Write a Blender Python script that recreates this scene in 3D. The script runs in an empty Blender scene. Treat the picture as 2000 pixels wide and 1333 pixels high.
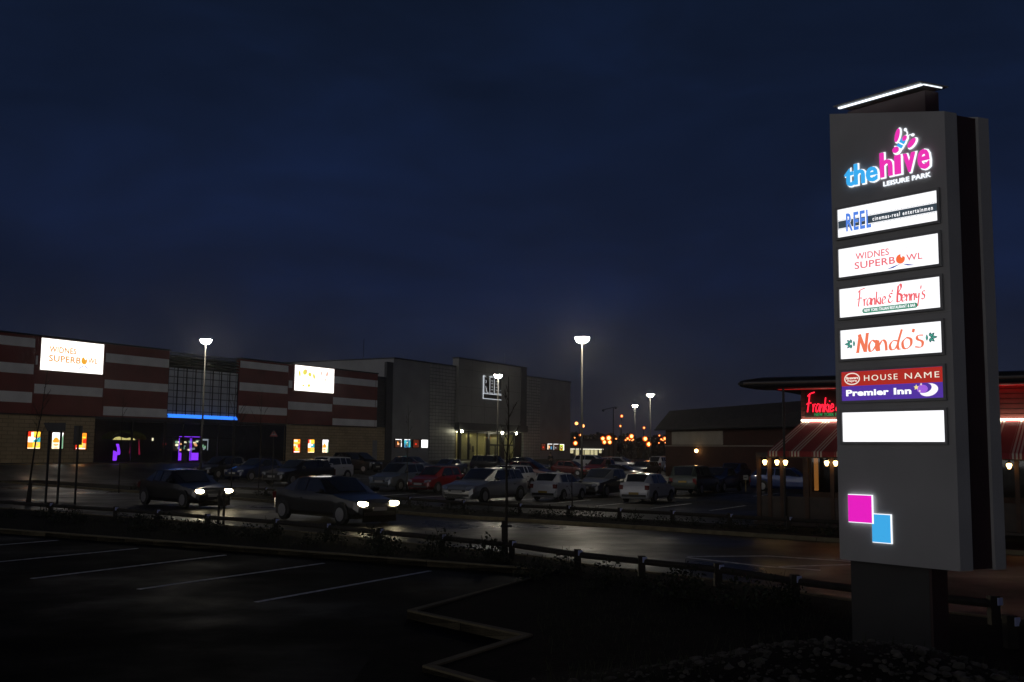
import bpy, math, random
from mathutils import Matrix, Vector
random.seed(7)
HAZE = 0.00042          # density of the damp evening air
R = math.radians
C = bpy.context.scene.collection

# ------------------------------------------------------------------ camera
EYE = 2.3
PITCH = math.atan((878 - 666.5) / 2000.0)
ROLL = 0.01
cam_d = bpy.data.cameras.new('camera')
cam_d.sensor_width = 36.0
cam_d.lens = 36.0
cam_d.clip_start = 0.1
cam_d.clip_end = 5000
cam = bpy.data.objects.new('camera', cam_d)
C.objects.link(cam)
cam.matrix_world = (Matrix.Translation((0, 0, EYE)) @ Matrix.Rotation(R(90) + PITCH, 4, 'X')
                    @ Matrix.Rotation(ROLL, 4, 'Z'))
sc = bpy.context.scene
sc.camera = cam
sc.view_settings.view_transform = 'Standard'
sc.view_settings.look = 'None'
sc.view_settings.exposure = 0.0
sc.view_settings.gamma = 1.0
sc.cycles.use_denoising = True
sc.cycles.max_bounces = 6
sc.cycles.sample_clamp_indirect = 3.0
sc.cycles.caustics_reflective = False
sc.cycles.caustics_refractive = False

# ------------------------------------------------------------------ dusk sky
def hx(h, k=1.0):
    v = [int(h[i:i + 2], 16) / 255.0 for i in (0, 2, 4)]
    return tuple(k * (a / 12.92 if a <= 0.04045 else ((a + 0.055) / 1.055) ** 2.4) for a in v) + (1.0,)

world = bpy.data.worlds.new('World')
sc.world = world
world.use_nodes = True
wt = world.node_tree
wt.nodes.clear()
def N(t, k, **kw):
    n = t.nodes.new(k)
    for a, b in kw.items():
        setattr(n, a, b)
    return n
def math_node(t, op, a, b=None, clamp=False):
    n = N(t, 'ShaderNodeMath', operation=op, use_clamp=clamp)
    for i, v in enumerate((a, b)):
        if v is None:
            continue
        if isinstance(v, (int, float)):
            n.inputs[i].default_value = v
        else:
            t.links.new(v, n.inputs[i])
    return n.outputs[0]
def ramp(t, fac, stops, interp='LINEAR'):
    n = N(t, 'ShaderNodeValToRGB')
    n.color_ramp.interpolation = interp
    e = n.color_ramp.elements
    while len(e) < len(stops):
        e.new(0.5)
    for q, (p, c) in zip(e, stops):
        q.position = p
        q.color = c
    t.links.new(fac, n.inputs[0])
    return n.outputs[0]

tc = N(wt, 'ShaderNodeTexCoord')
sep = N(wt, 'ShaderNodeSeparateXYZ')
wt.links.new(tc.outputs['Generated'], sep.inputs[0])
grad = ramp(wt, sep.outputs['Z'], [(0.0, hx('22212a')), (0.07, hx('1c202e')), (0.16, hx('151d34')),
                                   (0.30, hx('121c33')), (0.46, hx('0f182a')), (1.0, hx('0a0e1a'))])
# clouds flattened towards the horizon
cmap = N(wt, 'ShaderNodeVectorMath', operation='MULTIPLY')
wt.links.new(tc.outputs['Generated'], cmap.inputs[0])
cmap.inputs[1].default_value = (2.4, 2.4, 6.5)
cn = N(wt, 'ShaderNodeTexNoise')
cn.inputs['Scale'].default_value = 1.5
cn.inputs['Detail'].default_value = 4.0
cn.inputs['Roughness'].default_value = 0.55
cn.inputs['Distortion'].default_value = 0.4
wt.links.new(cmap.outputs[0], cn.inputs['Vector'])
cl = ramp(wt, cn.outputs['Fac'], [(0.30, (0.76, 0.74, 0.70, 1)), (0.50, (0.94, 0.94, 0.94, 1)), (0.72, (1.12, 1.24, 1.40, 1))])
mul = N(wt, 'ShaderNodeMix', data_type='RGBA', blend_type='MULTIPLY')
mul.inputs[0].default_value = 1.0
wt.links.new(grad, mul.inputs[6])
wt.links.new(cl, mul.inputs[7])
# low sky glow added behind the view to brighten the sign and building fronts
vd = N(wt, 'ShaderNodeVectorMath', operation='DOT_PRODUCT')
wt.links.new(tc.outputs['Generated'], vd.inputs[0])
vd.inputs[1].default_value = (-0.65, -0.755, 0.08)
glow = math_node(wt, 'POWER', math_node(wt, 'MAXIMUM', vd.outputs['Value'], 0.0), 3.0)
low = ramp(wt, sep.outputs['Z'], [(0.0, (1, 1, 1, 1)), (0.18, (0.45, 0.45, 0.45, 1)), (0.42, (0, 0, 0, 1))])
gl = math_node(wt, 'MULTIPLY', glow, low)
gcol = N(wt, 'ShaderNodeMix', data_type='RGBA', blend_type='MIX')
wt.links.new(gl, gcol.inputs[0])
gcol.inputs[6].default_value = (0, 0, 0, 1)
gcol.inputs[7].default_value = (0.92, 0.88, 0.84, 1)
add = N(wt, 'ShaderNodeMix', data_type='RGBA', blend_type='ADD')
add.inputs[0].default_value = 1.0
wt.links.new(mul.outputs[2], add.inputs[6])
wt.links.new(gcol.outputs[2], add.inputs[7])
bg = N(wt, 'ShaderNodeBackground')
wt.links.new(add.outputs[2], bg.inputs[0])
bg.inputs[1].default_value = 1.0
wo = N(wt, 'ShaderNodeOutputWorld')
wt.links.new(bg.outputs[0], wo.inputs[0])

# ------------------------------------------------------------------ measuring: where a sight line meets ground / plane
def sight(px, py):
    u = (px - 1000) / 2000.0
    v = -(py - 666.5) / 2000.0
    c, s = math.cos(ROLL), math.sin(ROLL)
    u, v = c * u - s * v, s * u + c * v
    cp, sp = math.cos(PITCH), math.sin(PITCH)
    return Vector((u, cp - v * sp, sp + v * cp))
def at(px, py, z=0.0):
    d = sight(px, py)
    t = (z - EYE) / d.z
    return Vector((d.x * t, d.y * t, z))
def at_depth(px, py, Y):
    d = sight(px, py)
    t = Y / d.y
    return Vector((d.x * t, Y, EYE + d.z * t))

# ------------------------------------------------------------------ materials
def new_mat(name):
    m = bpy.data.materials.new(name)
    m.use_nodes = True
    t = m.node_tree
    return m, t, t.nodes['Principled BSDF']
def mat(name, col, rough=0.6, metal=0.0, var=0.15, scale=3.0, bump=0.0, spec=0.5, coat=0.0, bscale=None):
    m, t, p = new_mat(name)
    c = hx(col) if isinstance(col, str) else tuple(col) + (1.0,)
    tcn = N(t, 'ShaderNodeTexCoord')
    nz = N(t, 'ShaderNodeTexNoise')
    nz.inputs['Scale'].default_value = scale
    nz.inputs['Detail'].default_value = 5.0
    t.links.new(tcn.outputs['Object'], nz.inputs['Vector'])
    a = tuple(x * (1 - var) for x in c[:3]) + (1,)
    b = tuple(min(1, x * (1 + var)) for x in c[:3]) + (1,)
    t.links.new(ramp(t, nz.outputs['Fac'], [(0.3, a), (0.7, b)]), p.inputs['Base Color'])
    p.inputs['Roughness'].default_value = rough
    p.inputs['Metallic'].default_value = metal
    p.inputs['Specular IOR Level'].default_value = spec
    p.inputs['Coat Weight'].default_value = coat
    p.inputs['Coat Roughness'].default_value = 0.06
    if bump:
        n2 = nz
        if bscale:
            n2 = N(t, 'ShaderNodeTexNoise')
            n2.inputs['Scale'].default_value = bscale
            n2.inputs['Detail'].default_value = 4.0
            t.links.new(tcn.outputs['Object'], n2.inputs['Vector'])
        bn = N(t, 'ShaderNodeBump')
        bn.inputs['Strength'].default_value = bump
        bn.inputs['Distance'].default_value = 0.02
        t.links.new(n2.outputs['Fac'], bn.inputs['Height'])
        t.links.new(bn.outputs[0], p.inputs['Normal'])
    return m
def emit(name, col, k=1.0):
    m = bpy.data.materials.new(name)
    m.use_nodes = True
    t = m.node_tree
    t.nodes.clear()
    e = N(t, 'ShaderNodeEmission')
    c = hx(col) if isinstance(col, str) else tuple(col) + (1.0,)
    e.inputs[0].default_value = c
    e.inputs[1].default_value = k
    o = N(t, 'ShaderNodeOutputMaterial')
    t.links.new(e.outputs[0], o.inputs[0])
    return m
def blocks(name, c1, c2, mortar, bw, bh, rough=0.7, offset=0.5, msize=0.02, spec=0.4, bump=0.3):
    """brick / tile courses on vertical walls, object x and z"""
    m, t, p = new_mat(name)
    tcn = N(t, 'ShaderNodeTexCoord')
    s = N(t, 'ShaderNodeSeparateXYZ')
    t.links.new(tcn.outputs['Object'], s.inputs[0])
    cb = N(t, 'ShaderNodeCombineXYZ')
    t.links.new(math_node(t, 'ADD', s.outputs[0], s.outputs[1]), cb.inputs[0])
    t.links.new(s.outputs[2], cb.inputs[1])
    b = N(t, 'ShaderNodeTexBrick')
    b.offset = offset
    b.inputs['Color1'].default_value = hx(c1)
    b.inputs['Color2'].default_value = hx(c2)
    b.inputs['Mortar'].default_value = hx(mortar)
    b.inputs['Scale'].default_value = 1.0
    b.inputs['Brick Width'].default_value = bw
    b.inputs['Row Height'].default_value = bh
    b.inputs['Mortar Size'].default_value = msize
    t.links.new(cb.outputs[0], b.inputs['Vector'])
    nz = N(t, 'ShaderNodeTexNoise')
    nz.inputs['Scale'].default_value = 0.6
    nz.inputs['Detail'].default_value = 6
    t.links.new(tcn.outputs['Object'], nz.inputs['Vector'])
    mx = N(t, 'ShaderNodeMix', data_type='RGBA', blend_type='MULTIPLY')
    mx.inputs[0].default_value = 1
    t.links.new(b.outputs['Color'], mx.inputs[6])
    t.links.new(ramp(t, nz.outputs['Fac'], [(0.3, (0.8, 0.8, 0.8, 1)), (0.7, (1.1, 1.1, 1.1, 1))]), mx.inputs[7])
    t.links.new(mx.outputs[2], p.inputs['Base Color'])
    p.inputs['Roughness'].default_value = rough
    p.inputs['Specular IOR Level'].default_value = spec
    bn = N(t, 'ShaderNodeBump')
    bn.invert = True
    bn.inputs['Strength'].default_value = bump
    bn.inputs['Distance'].default_value = 0.01
    t.links.new(b.outputs['Fac'], bn.inputs['Height'])
    t.links.new(bn.outputs[0], p.inputs['Normal'])
    return m
def wet(name, dry, dark, r0, r1, spec=0.35, scale=0.25, bump=0.25):
    """damp tarmac: patches of smoother wet surface between rougher dry ones"""
    m, t, p = new_mat(name)
    tcn = N(t, 'ShaderNodeTexCoord')
    n1 = N(t, 'ShaderNodeTexNoise')
    n1.inputs['Scale'].default_value = scale
    n1.inputs['Detail'].default_value = 6
    n1.inputs['Roughness'].default_value = 0.6
    t.links.new(tcn.outputs['Object'], n1.inputs['Vector'])
    n2 = N(t, 'ShaderNodeTexNoise')
    n2.inputs['Scale'].default_value = 60
    n2.inputs['Detail'].default_value = 3
    t.links.new(tcn.outputs['Object'], n2.inputs['Vector'])
    t.links.new(ramp(t, n1.outputs['Fac'], [(0.35, (dark, dark, dark * 1.02, 1)), (0.65, (dry, dry, dry * 0.98, 1))]), p.inputs['Base Color'])
    rr = N(t, 'ShaderNodeMapRange')
    rr.inputs[1].default_value = 0.38
    rr.inputs[2].default_value = 0.64
    rr.inputs[3].default_value = r0
    rr.inputs[4].default_value = r1
    t.links.new(n1.outputs['Fac'], rr.inputs[0])
    t.links.new(rr.outputs[0], p.inputs['Roughness'])
    p.inputs['Specular IOR Level'].default_value = spec
    bn = N(t, 'ShaderNodeBump')
    bn.inputs['Strength'].default_value = bump
    bn.inputs['Distance'].default_value = 0.01
    t.links.new(n2.outputs['Fac'], bn.inputs['Height'])
    t.links.new(bn.outputs[0], p.inputs['Normal'])
    return m
def glass(name, tint=(0.88, 0.9, 0.9), trans=1.0):
    m = bpy.data.materials.new(name)
    m.use_nodes = True
    t = m.node_tree
    t.nodes.clear()
    tr = N(t, 'ShaderNodeBsdfTransparent')
    tr.inputs[0].default_value = tuple(x * trans for x in tint) + (1,)
    g = N(t, 'ShaderNodeBsdfGlossy')
    g.inputs['Roughness'].default_value = 0.03
    g.inputs[0].default_value = (0.9, 0.9, 0.9, 1)
    fr = N(t, 'ShaderNodeFresnel')
    ge = N(t, 'ShaderNodeNewGeometry')
    io = N(t, 'ShaderNodeMapRange')          # same reflectance whether the pane is entered or left
    io.inputs[3].default_value = 1.5
    io.inputs[4].default_value = 1 / 1.5
    t.links.new(ge.outputs['Backfacing'], io.inputs[0])
    t.links.new(io.outputs[0], fr.inputs[0])
    mx = N(t, 'ShaderNodeMixShader')
    o = N(t, 'ShaderNodeOutputMaterial')
    t.links.new(fr.outputs[0], mx.inputs[0])
    t.links.new(tr.outputs[0], mx.inputs[1])
    t.links.new(g.outputs[0], mx.inputs[2])
    t.links.new(mx.outputs[0], o.inputs[0])
    return m

M = {}
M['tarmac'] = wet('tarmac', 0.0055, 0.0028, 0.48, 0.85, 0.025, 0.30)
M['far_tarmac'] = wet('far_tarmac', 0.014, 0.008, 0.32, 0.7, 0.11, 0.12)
M['road'] = wet('road_tarmac', 0.009, 0.005, 0.26, 0.62, 0.085, 0.18)
M['kerb'] = mat('kerb_concrete', '6f6650', 0.85, var=0.25, scale=4, bump=0.3, bscale=50, spec=0.3)
M['soil'] = mat('soil', (0.008, 0.0065, 0.005), 0.95, var=0.5, scale=5, bump=0.9, bscale=22, spec=0.1)
M['paint'] = mat('road_paint', (0.62, 0.62, 0.64), 0.6, var=0.35, scale=7, spec=0.4)
M['paving'] = blocks('paving', '333231', '2d2c2b', '1f1e1e', 0.6, 0.4, 0.7, spec=0.15)
M['bark'] = mat('bark', (0.030, 0.024, 0.018), 0.9, var=0.4, scale=12, bump=0.5)
M['leaf'] = mat('leaf', (0.016, 0.022, 0.010), 0.6, var=0.6, scale=6, spec=0.3)
M['grass'] = mat('grass_blade', (0.040, 0.048, 0.022), 0.7, var=0.5, scale=2, spec=0.2)
M['far_leaf'] = mat('far_leaf', (0.020, 0.022, 0.014), 0.9, var=0.5, scale=0.5)
M['timber'] = mat('timber', (0.022, 0.017, 0.012), 0.8, var=0.4, scale=6, bump=0.4, bscale=30)
M['steel'] = mat('galvanised_steel', (0.022, 0.022, 0.022), 0.7, 0.1, var=0.12, scale=8)
M['dark_steel'] = mat('dark_steel', (0.02, 0.02, 0.022), 0.5, 0.3, var=0.2)
M['rubber'] = mat('rubber', (0.012, 0.012, 0.012), 0.8, var=0.2)
M['black'] = mat('black_plastic', (0.012, 0.012, 0.013), 0.5, var=0.2)
M['alloy'] = mat('alloy', (0.45, 0.45, 0.46), 0.3, 0.9, var=0.1)
M['lens'] = mat('headlight_lens', (0.55, 0.57, 0.6), 0.12, 0.6, var=0.2, scale=20, coat=1.0)
M['red_lens'] = mat('tail_lens', (0.14, 0.006, 0.006), 0.12, 0.1, var=0.2, scale=20, coat=1.0)
M['plate_w'] = mat('white_plate', (0.32, 0.32, 0.31), 0.4, var=0.05)
M['plate_y'] = mat('yellow_plate', (0.30, 0.20, 0.03), 0.4, var=0.05)
M['car_glass'] = mat('car_glass', (0.012, 0.014, 0.018), 0.04, var=0.2, spec=0.8, coat=0.6)
M['glass'] = glass('window_glass')
M['tan'] = blocks('tan_blockwork', 'c6b08a', 'b9a47f', '8f7e60', 0.9, 0.30, 0.75, msize=0.022)
M['maroon'] = mat('maroon_cladding', (0.22, 0.045, 0.035), 0.5, 0.15, var=0.22, scale=0.5, spec=0.5)
M['white_clad'] = mat('white_cladding', (0.86, 0.86, 0.85), 0.5, 0.1, var=0.10, scale=0.6)
M['grey_clad'] = mat('grey_cladding', (0.26, 0.265, 0.275), 0.5, 0.15, var=0.15, scale=0.4, spec=0.5)
M['dark_clad'] = mat('dark_cladding', (0.055, 0.056, 0.062), 0.55, 0.2, var=0.2, scale=0.5)
M['tower_clad'] = mat('tower_cladding', (0.24, 0.24, 0.23), 0.55, 0.2, var=0.12, scale=0.4)
M['tile'] = blocks('stone_tiles', 'a4a4a0', '989895', '545555', 0.72, 0.42, 0.42, offset=0.0, msize=0.03)
M['curtain'] = blocks('curtain_panels', 'ccd3dc', 'c0c8d2', '656b74', 1.07, 0.60, 0.38, offset=0.0, msize=0.045)
M['dark_glass'] = mat('dark_glass', (0.010, 0.011, 0.012), 0.06, var=0.2, spec=0.6)
M['sign_grey'] = mat('sign_grey_paint', (0.39, 0.385, 0.385), 0.55, 0.0, var=0.09, scale=1.4, spec=0.4)
M['sign_trim'] = mat('sign_trim', (0.30, 0.30, 0.30), 0.5, 0.1, var=0.1)
M['sign_dark'] = mat('sign_recess', (0.040, 0.018, 0.018), 0.6, var=0.2)
M['sign_post'] = mat('sign_post_paint', (0.040, 0.039, 0.038), 0.7, var=0.1)
M['brick'] = blocks('red_brick', '4a241b', '3f1f18', '3a302a', 0.24, 0.085, 0.85, msize=0.012)
M['roof_tile'] = mat('roof_sheet', (0.030, 0.027, 0.026), 0.7, var=0.3, scale=2)
M['cream'] = mat('cream_panel', (0.30, 0.27, 0.22), 0.7, var=0.15, scale=0.8)
M['wood'] = mat('brown_timber', (0.060, 0.028, 0.013), 0.6, var=0.3, scale=4, spec=0.4)
M['dark_wood'] = mat('dark_timber', (0.045, 0.030, 0.020), 0.6, var=0.3, scale=4)
M['bronze'] = mat('bronze_roof_edge', (0.50, 0.42, 0.34), 0.35, 0.8, var=0.1)
M['stone'] = mat('rubble_stone', (0.065, 0.060, 0.050), 0.9, var=0.5, scale=9, bump=0.4)
M['cloth'] = mat('dark_coat', (0.015, 0.015, 0.018), 0.9)
M['trouser'] = mat('dark_trousers', (0.012, 0.013, 0.02), 0.9)
M['skin'] = mat('skin', (0.35, 0.22, 0.16), 0.6)
M['hair'] = mat('dark_hair', (0.02, 0.014, 0.01), 0.7)
M['lamp'] = emit('lamp_bowl_light', (1.0, 0.90, 0.70), 150.0)
M['sodium'] = emit('sodium_light', (1.0, 0.42, 0.10), 7.0)
M['small_sodium'] = emit('small_sodium_light', (1.0, 0.36, 0.10), 4.0)
M['sodium_halo'] = emit('sodium_halo', (1.0, 0.12, 0.008), 0.9)
M['globe'] = emit('globe_light', (1.0, 0.95, 0.66), 50.0)
M['board'] = emit('board_light', (1.0, 0.97, 0.90), 1.9)
M['panel_on'] = emit('panel_light', (0.97, 0.97, 1.0), 1.25)
M['lantern'] = emit('lantern_light', (1.0, 0.62, 0.22), 9.0)
M['tube'] = emit('warm_tube', (1.0, 0.93, 0.72), 6.5)
M['led'] = emit('led_white', (0.86, 0.93, 1.0), 1.8)
M['halo'] = emit('halo_white', (0.88, 0.93, 1.0), 1.25)
M['neon_red'] = emit('neon_red', (1.0, 0.012, 0.035), 2.2)
M['neon_wash'] = emit('neon_wash_tube', (1.0, 0.015, 0.025), 7.0)
M['neon_green'] = emit('neon_green', (0.02, 0.36, 0.10), 0.8)
M['blue_led'] = emit('blue_led', (0.030, 0.20, 1.0), 1.5)
M['violet'] = emit('violet_neon', (0.26, 0.035, 1.0), 1.6)
M['headlamp'] = emit('headlamp_light', (1.0, 0.84, 0.52), 36.0)
M['tail_on'] = emit('tail_light_on', (1.0, 0.05, 0.02), 1.5)

# ------------------------------------------------------------------ mesh helpers
class MB:
    def __init__(self):
        self.v = []; self.f = []; self.mi = []; self.m = 0; self.T = None
    def add(self, vs, fs):
        o = len(self.v)
        for p in vs:
            p = Vector(p)
            if self.T is not None:
                p = self.T @ p
            self.v.append(tuple(p))
        for f in fs:
            self.f.append([o + i for i in f])
            self.mi.append(self.m)
        return self
    def box(self, x0, x1, y0, y1, z0, z1, shx=0.0):
        s0, s1 = shx * y0, shx * y1
        return self.add([(x0 + s0, y0, z0), (x1 + s0, y0, z0), (x1 + s1, y1, z0), (x0 + s1, y1, z0),
                         (x0 + s0, y0, z1), (x1 + s0, y0, z1), (x1 + s1, y1, z1), (x0 + s1, y1, z1)],
                        [(0, 3, 2, 1), (4, 5, 6, 7), (0, 1, 5, 4), (1, 2, 6, 5), (2, 3, 7, 6), (3, 0, 4, 7)])
    def prism(self, pts, y0, y1, shx=0.0):
        """polygon in x-z pushed from y0 to y1"""
        n = len(pts)
        vs = [(x + shx * y0, y0, z) for x, z in pts] + [(x + shx * y1, y1, z) for x, z in pts]
        fs = [tuple(range(n)), tuple(range(2 * n - 1, n - 1, -1))]
        fs += [(i, n + i, n + (i + 1) % n, (i + 1) % n) for i in range(n)]
        return self.add(vs, fs)
    def slab(self, pts, z0, z1):
        n = len(pts)
        vs = [(x, y, z0) for x, y in pts] + [(x, y, z1) for x, y in pts]
        fs = [tuple(range(n - 1, -1, -1)), tuple(range(n, 2 * n))]
        fs += [(i, (i + 1) % n, n + (i + 1) % n, n + i) for i in range(n)]
        return self.add(vs, fs)
    def tube(self, path, rad, n=8, cap=True):
        path = [Vector(p) for p in path]
        rs = rad if isinstance(rad, (list, tuple)) else [rad] * len(path)
        vs = []; fs = []
        for i, p in enumerate(path):
            a = path[max(0, i - 1)]; b = path[min(len(path) - 1, i + 1)]
            d = (b - a).normalized()
            up = Vector((0, 0, 1)) if abs(d.z) < 0.9 else Vector((1, 0, 0))
            e1 = d.cross(up).normalized(); e2 = d.cross(e1)
            for k in range(n):
                an = 2 * math.pi * k / n
                vs.append(p + (e1 * math.cos(an) + e2 * math.sin(an)) * rs[i])
        for i in range(len(path) - 1):
            for k in range(n):
                a = i * n + k; b = i * n + (k + 1) % n
                fs.append((a, b, b + n, a + n))
        if cap:
            fs.append(tuple(range(n - 1, -1, -1)))
            fs.append(tuple(range((len(path) - 1) * n, len(path) * n)))
        return self.add(vs, fs)
    def lathe(self, prof, c=(0, 0, 0), n=16, axis='z'):
        vs = []; fs = []
        for r, h in prof:
            for k in range(n):
                a = 2 * math.pi * k / n
                if axis == 'z':
                    vs.append((c[0] + r * math.cos(a), c[1] + r * math.sin(a), c[2] + h))
                else:
                    vs.append((c[0] + r * math.cos(a), c[1] + h, c[2] + r * math.sin(a)))
        for i in range(len(prof) - 1):
            for k in range(n):
                a = i * n + k; b = i * n + (k + 1) % n
                fs.append((a, b, b + n, a + n))
        fs.append(tuple(range(n - 1, -1, -1)))
        fs.append(tuple(range((len(prof) - 1) * n, len(prof) * n)))
        return self.add(vs, fs)
    def build(self, name, mats, parent=None, smooth=False):
        me = bpy.data.meshes.new(name)
        me.from_pydata(self.v, [], self.f)
        if not isinstance(mats, (list, tuple)):
            mats = [mats]
        for m in mats:
            me.materials.append(m)
        if len(mats) > 1:
            for p, i in zip(me.polygons, self.mi):
                p.material_index = i
        if smooth:
            for p in me.polygons:
                p.use_smooth = True
        me.update()
        o = bpy.data.objects.new(name, me)
        C.objects.link(o)
        if parent:
            o.parent = parent
        return o
def tag(o, label, cat, group=None, kind=None):
    if label: o['label'] = label
    if cat: o['category'] = cat
    if group: o['group'] = group
    if kind: o['kind'] = kind
    return o
def thing(name, label, cat, loc=(0, 0, 0), rotz=0.0, group=None):
    o = bpy.data.objects.new(name, None)
    o.empty_display_size = 0.3
    C.objects.link(o)
    o.location = loc
    o.rotation_euler = (0, 0, rotz)
    return tag(o, label, cat, group)
def dup(root, loc, rotz, label=None, scale=1.0):
    r = root.copy(); C.objects.link(r)
    r.location = loc; r.rotation_euler = (0, 0, rotz); r.scale = (scale,) * 3
    if label: r['label'] = label
    for ch in list(root.children):
        c = ch.copy(); C.objects.link(c); c.parent = r
        for g in list(ch.children):
            d = g.copy(); C.objects.link(d); d.parent = c
    return r
def struct(o, label=None):
    o['kind'] = 'structure'
    if label: o['label'] = label
    return o

_glyph = {}
def text_mesh(txt, bold=0.0, spacing=1.0, extrude=0.0):
    key = (txt, bold, spacing, extrude)
    if key in _glyph:
        return _glyph[key]
    cu = bpy.data.curves.new('lettering', 'FONT')
    cu.body = txt; cu.size = 1.0; cu.offset = bold; cu.space_character = spacing
    cu.extrude = extrude; cu.resolution_u = 3
    o = bpy.data.objects.new('lettering', cu)
    C.objects.link(o)
    bpy.context.view_layer.update()
    me = bpy.data.meshes.new_from_object(o.evaluated_get(bpy.context.evaluated_depsgraph_get()))
    vs = [tuple(v.co) for v in me.vertices]
    fs = [tuple(p.vertices) for p in me.polygons]
    bpy.data.objects.remove(o); bpy.data.curves.remove(cu); bpy.data.meshes.remove(me)
    _glyph[key] = (vs, fs)
    return _glyph[key]
def letters(mb, txt, x0, x1, z0, z1, y, bold=0.0, spacing=1.0, depth=0.004, shear=0.0, rise=0.0):
    """lettering fitted in a box on the x-z plane, its front at y-depth, back at y"""
    vs, fs = text_mesh(txt, bold, spacing, 0.5)
    ax = min(v[0] for v in vs); bx = max(v[0] for v in vs)
    az = min(v[1] for v in vs); bz = max(v[1] for v in vs)
    out = []
    for v in vs:
        fx = (v[0] - ax) / (bx - ax); fz = (v[1] - az) / (bz - az)
        out.append((x0 + (x1 - x0) * fx + shear * (z1 - z0) * fz, y - (0.5 + v[2]) * depth, z0 + (z1 - z0) * fz + rise * fx))
    mb.add(out, fs)
    return mb
def ellipse(cx, cz, rx, rz, n=20, rot=0.0, a0=0.0, a1=2 * math.pi):
    c, s = math.cos(rot), math.sin(rot)
    closed = abs(a1 - a0 - 2 * math.pi) < 1e-6
    out = []
    for i in range(n if closed else n + 1):
        a = a0 + (a1 - a0) * i / n
        x, z = rx * math.cos(a), rz * math.sin(a)
        out.append((cx + c * x - s * z, cz + s * x + c * z))
    return out
def smooth_path(pts, k=5):
    out = []
    n = len(pts)
    for i in range(n - 1):
        p0 = Vector(pts[max(0, i - 1)]); p1 = Vector(pts[i]); p2 = Vector(pts[i + 1]); p3 = Vector(pts[min(n - 1, i + 2)])
        for j in range(k):
            t = j / k
            out.append(0.5 * ((2 * p1) + (p2 - p0) * t + (2 * p0 - 5 * p1 + 4 * p2 - p3) * t * t + (3 * p1 - p0 - 3 * p2 + p3) * t ** 3))
    out.append(Vector(pts[-1]))
    return out
def ribbon(mb, pts, y, depth, pen, w):
    """pen stroke: pen angle (broad nib) gives thick and thin; flat lettering with a little thickness"""
    pts = smooth_path(pts, 5)
    nib = Vector((math.cos(pen), math.sin(pen))) * w * 0.5
    left = []; right = []
    for i, p in enumerate(pts):
        a = pts[max(0, i - 1)]; b = pts[min(len(pts) - 1, i + 1)]
        d = (b - a)
        d = d.normalized() if d.length > 1e-9 else Vector((1, 0))
        nrm = Vector((-d.y, d.x))
        k = nib.dot(nrm)
        k = max(abs(k), w * 0.16)
        left.append(p + nrm * k); right.append(p - nrm * k)
    for i in range(len(pts) - 1):
        q = [left[i], left[i + 1], right[i + 1], right[i]]
        vs = [(v.x, y - depth, v.y) for v in q] + [(v.x, y, v.y) for v in q]
        mb.add(vs, [(0, 1, 2, 3), (4, 7, 6, 5), (0, 4, 5, 1), (3, 2, 6, 7)] + ([(0, 3, 7, 4)] if i == 0 else []) + ([(1, 5, 6, 2)] if i == len(pts) - 2 else []))
SCRIPT = {
 'F': (0.50, [[(-.02, .90), (.15, 1.04), (.55, 1.14)], [(.13, 1.0), (.12, .6), (.06, 0)], [(-.06, .44), (.15, .53), (.34, .52)]]),
 'r': (0.26, [[(0, .46), (.05, .25), (.06, 0)], [(.05, .26), (.13, .43), (.25, .44)]]),
 'a': (0.40, [[(.32, .42), (.16, .46), (.03, .26), (.06, .04), (.19, .05), (.31, .28), (.33, .44)], [(.33, .44), (.31, .15), (.40, .0)]]),
 'n': (0.36, [[(0, .44), (.03, 0)], [(.03, .22), (.15, .43), (.25, .33), (.27, 0)]]),
 'k': (0.36, [[(.03, .82), (.02, 0)], [(.27, .46), (.04, .22)], [(.08, .25), (.32, .0)]]),
 'i': (0.15, [[(0, .43), (.02, .05), (.09, .02)], [(.03, .60), (.05, .64)]]),
 'e': (0.36, [[(.02, .22), (.24, .28), (.22, .42), (.1, .44), (.0, .2), (.09, .02), (.32, .12)]]),
 '&': (0.46, [[(.32, .56), (.14, .60), (.06, .46), (.22, .37)], [(.22, .37), (.04, .28), (.03, .1), (.2, .03), (.36, .16)], [(.30, .82), (.28, .68)]]),
 'B': (0.48, [[(.13, .0), (.12, .5), (.16, 1.02)], [(.1, .9), (.3, 1.1), (.38, .88), (.14, .54)], [(.14, .54), (.42, .42), (.40, .1), (.13, .0)]]),
 'y': (0.34, [[(0, .43), (.06, .16), (.2, .2), (.26, .43)], [(.26, .43), (.24, 0), (.19, -.38)]]),
 "'": (0.10, [[(.05, .86), (.02, .66)]]),
 's': (0.30, [[(.27, .50), (.1, .50), (.08, .36), (.24, .24), (.2, .04), (.0, .06)]]),
 ' ': (0.14, []),
 'N': (0.62, [[(.06, .0), (.13, .5), (.2, .98)], [(.15, .97), (.3, .5), (.44, .02)], [(.44, .0), (.5, .5), (.56, 1.0)], [(-.02, .01), (.14, .01)], [(.48, .99), (.64, 1.0)]]),
 'd': (0.46, [[(.30, .44), (.14, .46), (.02, .26), (.05, .04), (.19, .04), (.30, .24)], [(.48, 1.0), (.38, .6), (.31, .25), (.33, .04), (.42, .02)]]),
 'o': (0.42, [[(.18, .46), (.03, .3), (.05, .06), (.19, .02), (.33, .16), (.33, .38), (.18, .46)]]),
}
def script_width(txt):
    return sum(SCRIPT[c][0] for c in txt)
def script_strokes(txt, x0, z0, k, kx=None, shear=0.0):
    kx = kx or k
    x = x0
    out = []
    for c in txt:
        w, strokes = SCRIPT[c]
        for s in strokes:
            out.append([(x + px * kx + shear * pz * k, z0 + pz * k) for px, pz in s])
        x += w * kx
    return out

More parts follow.
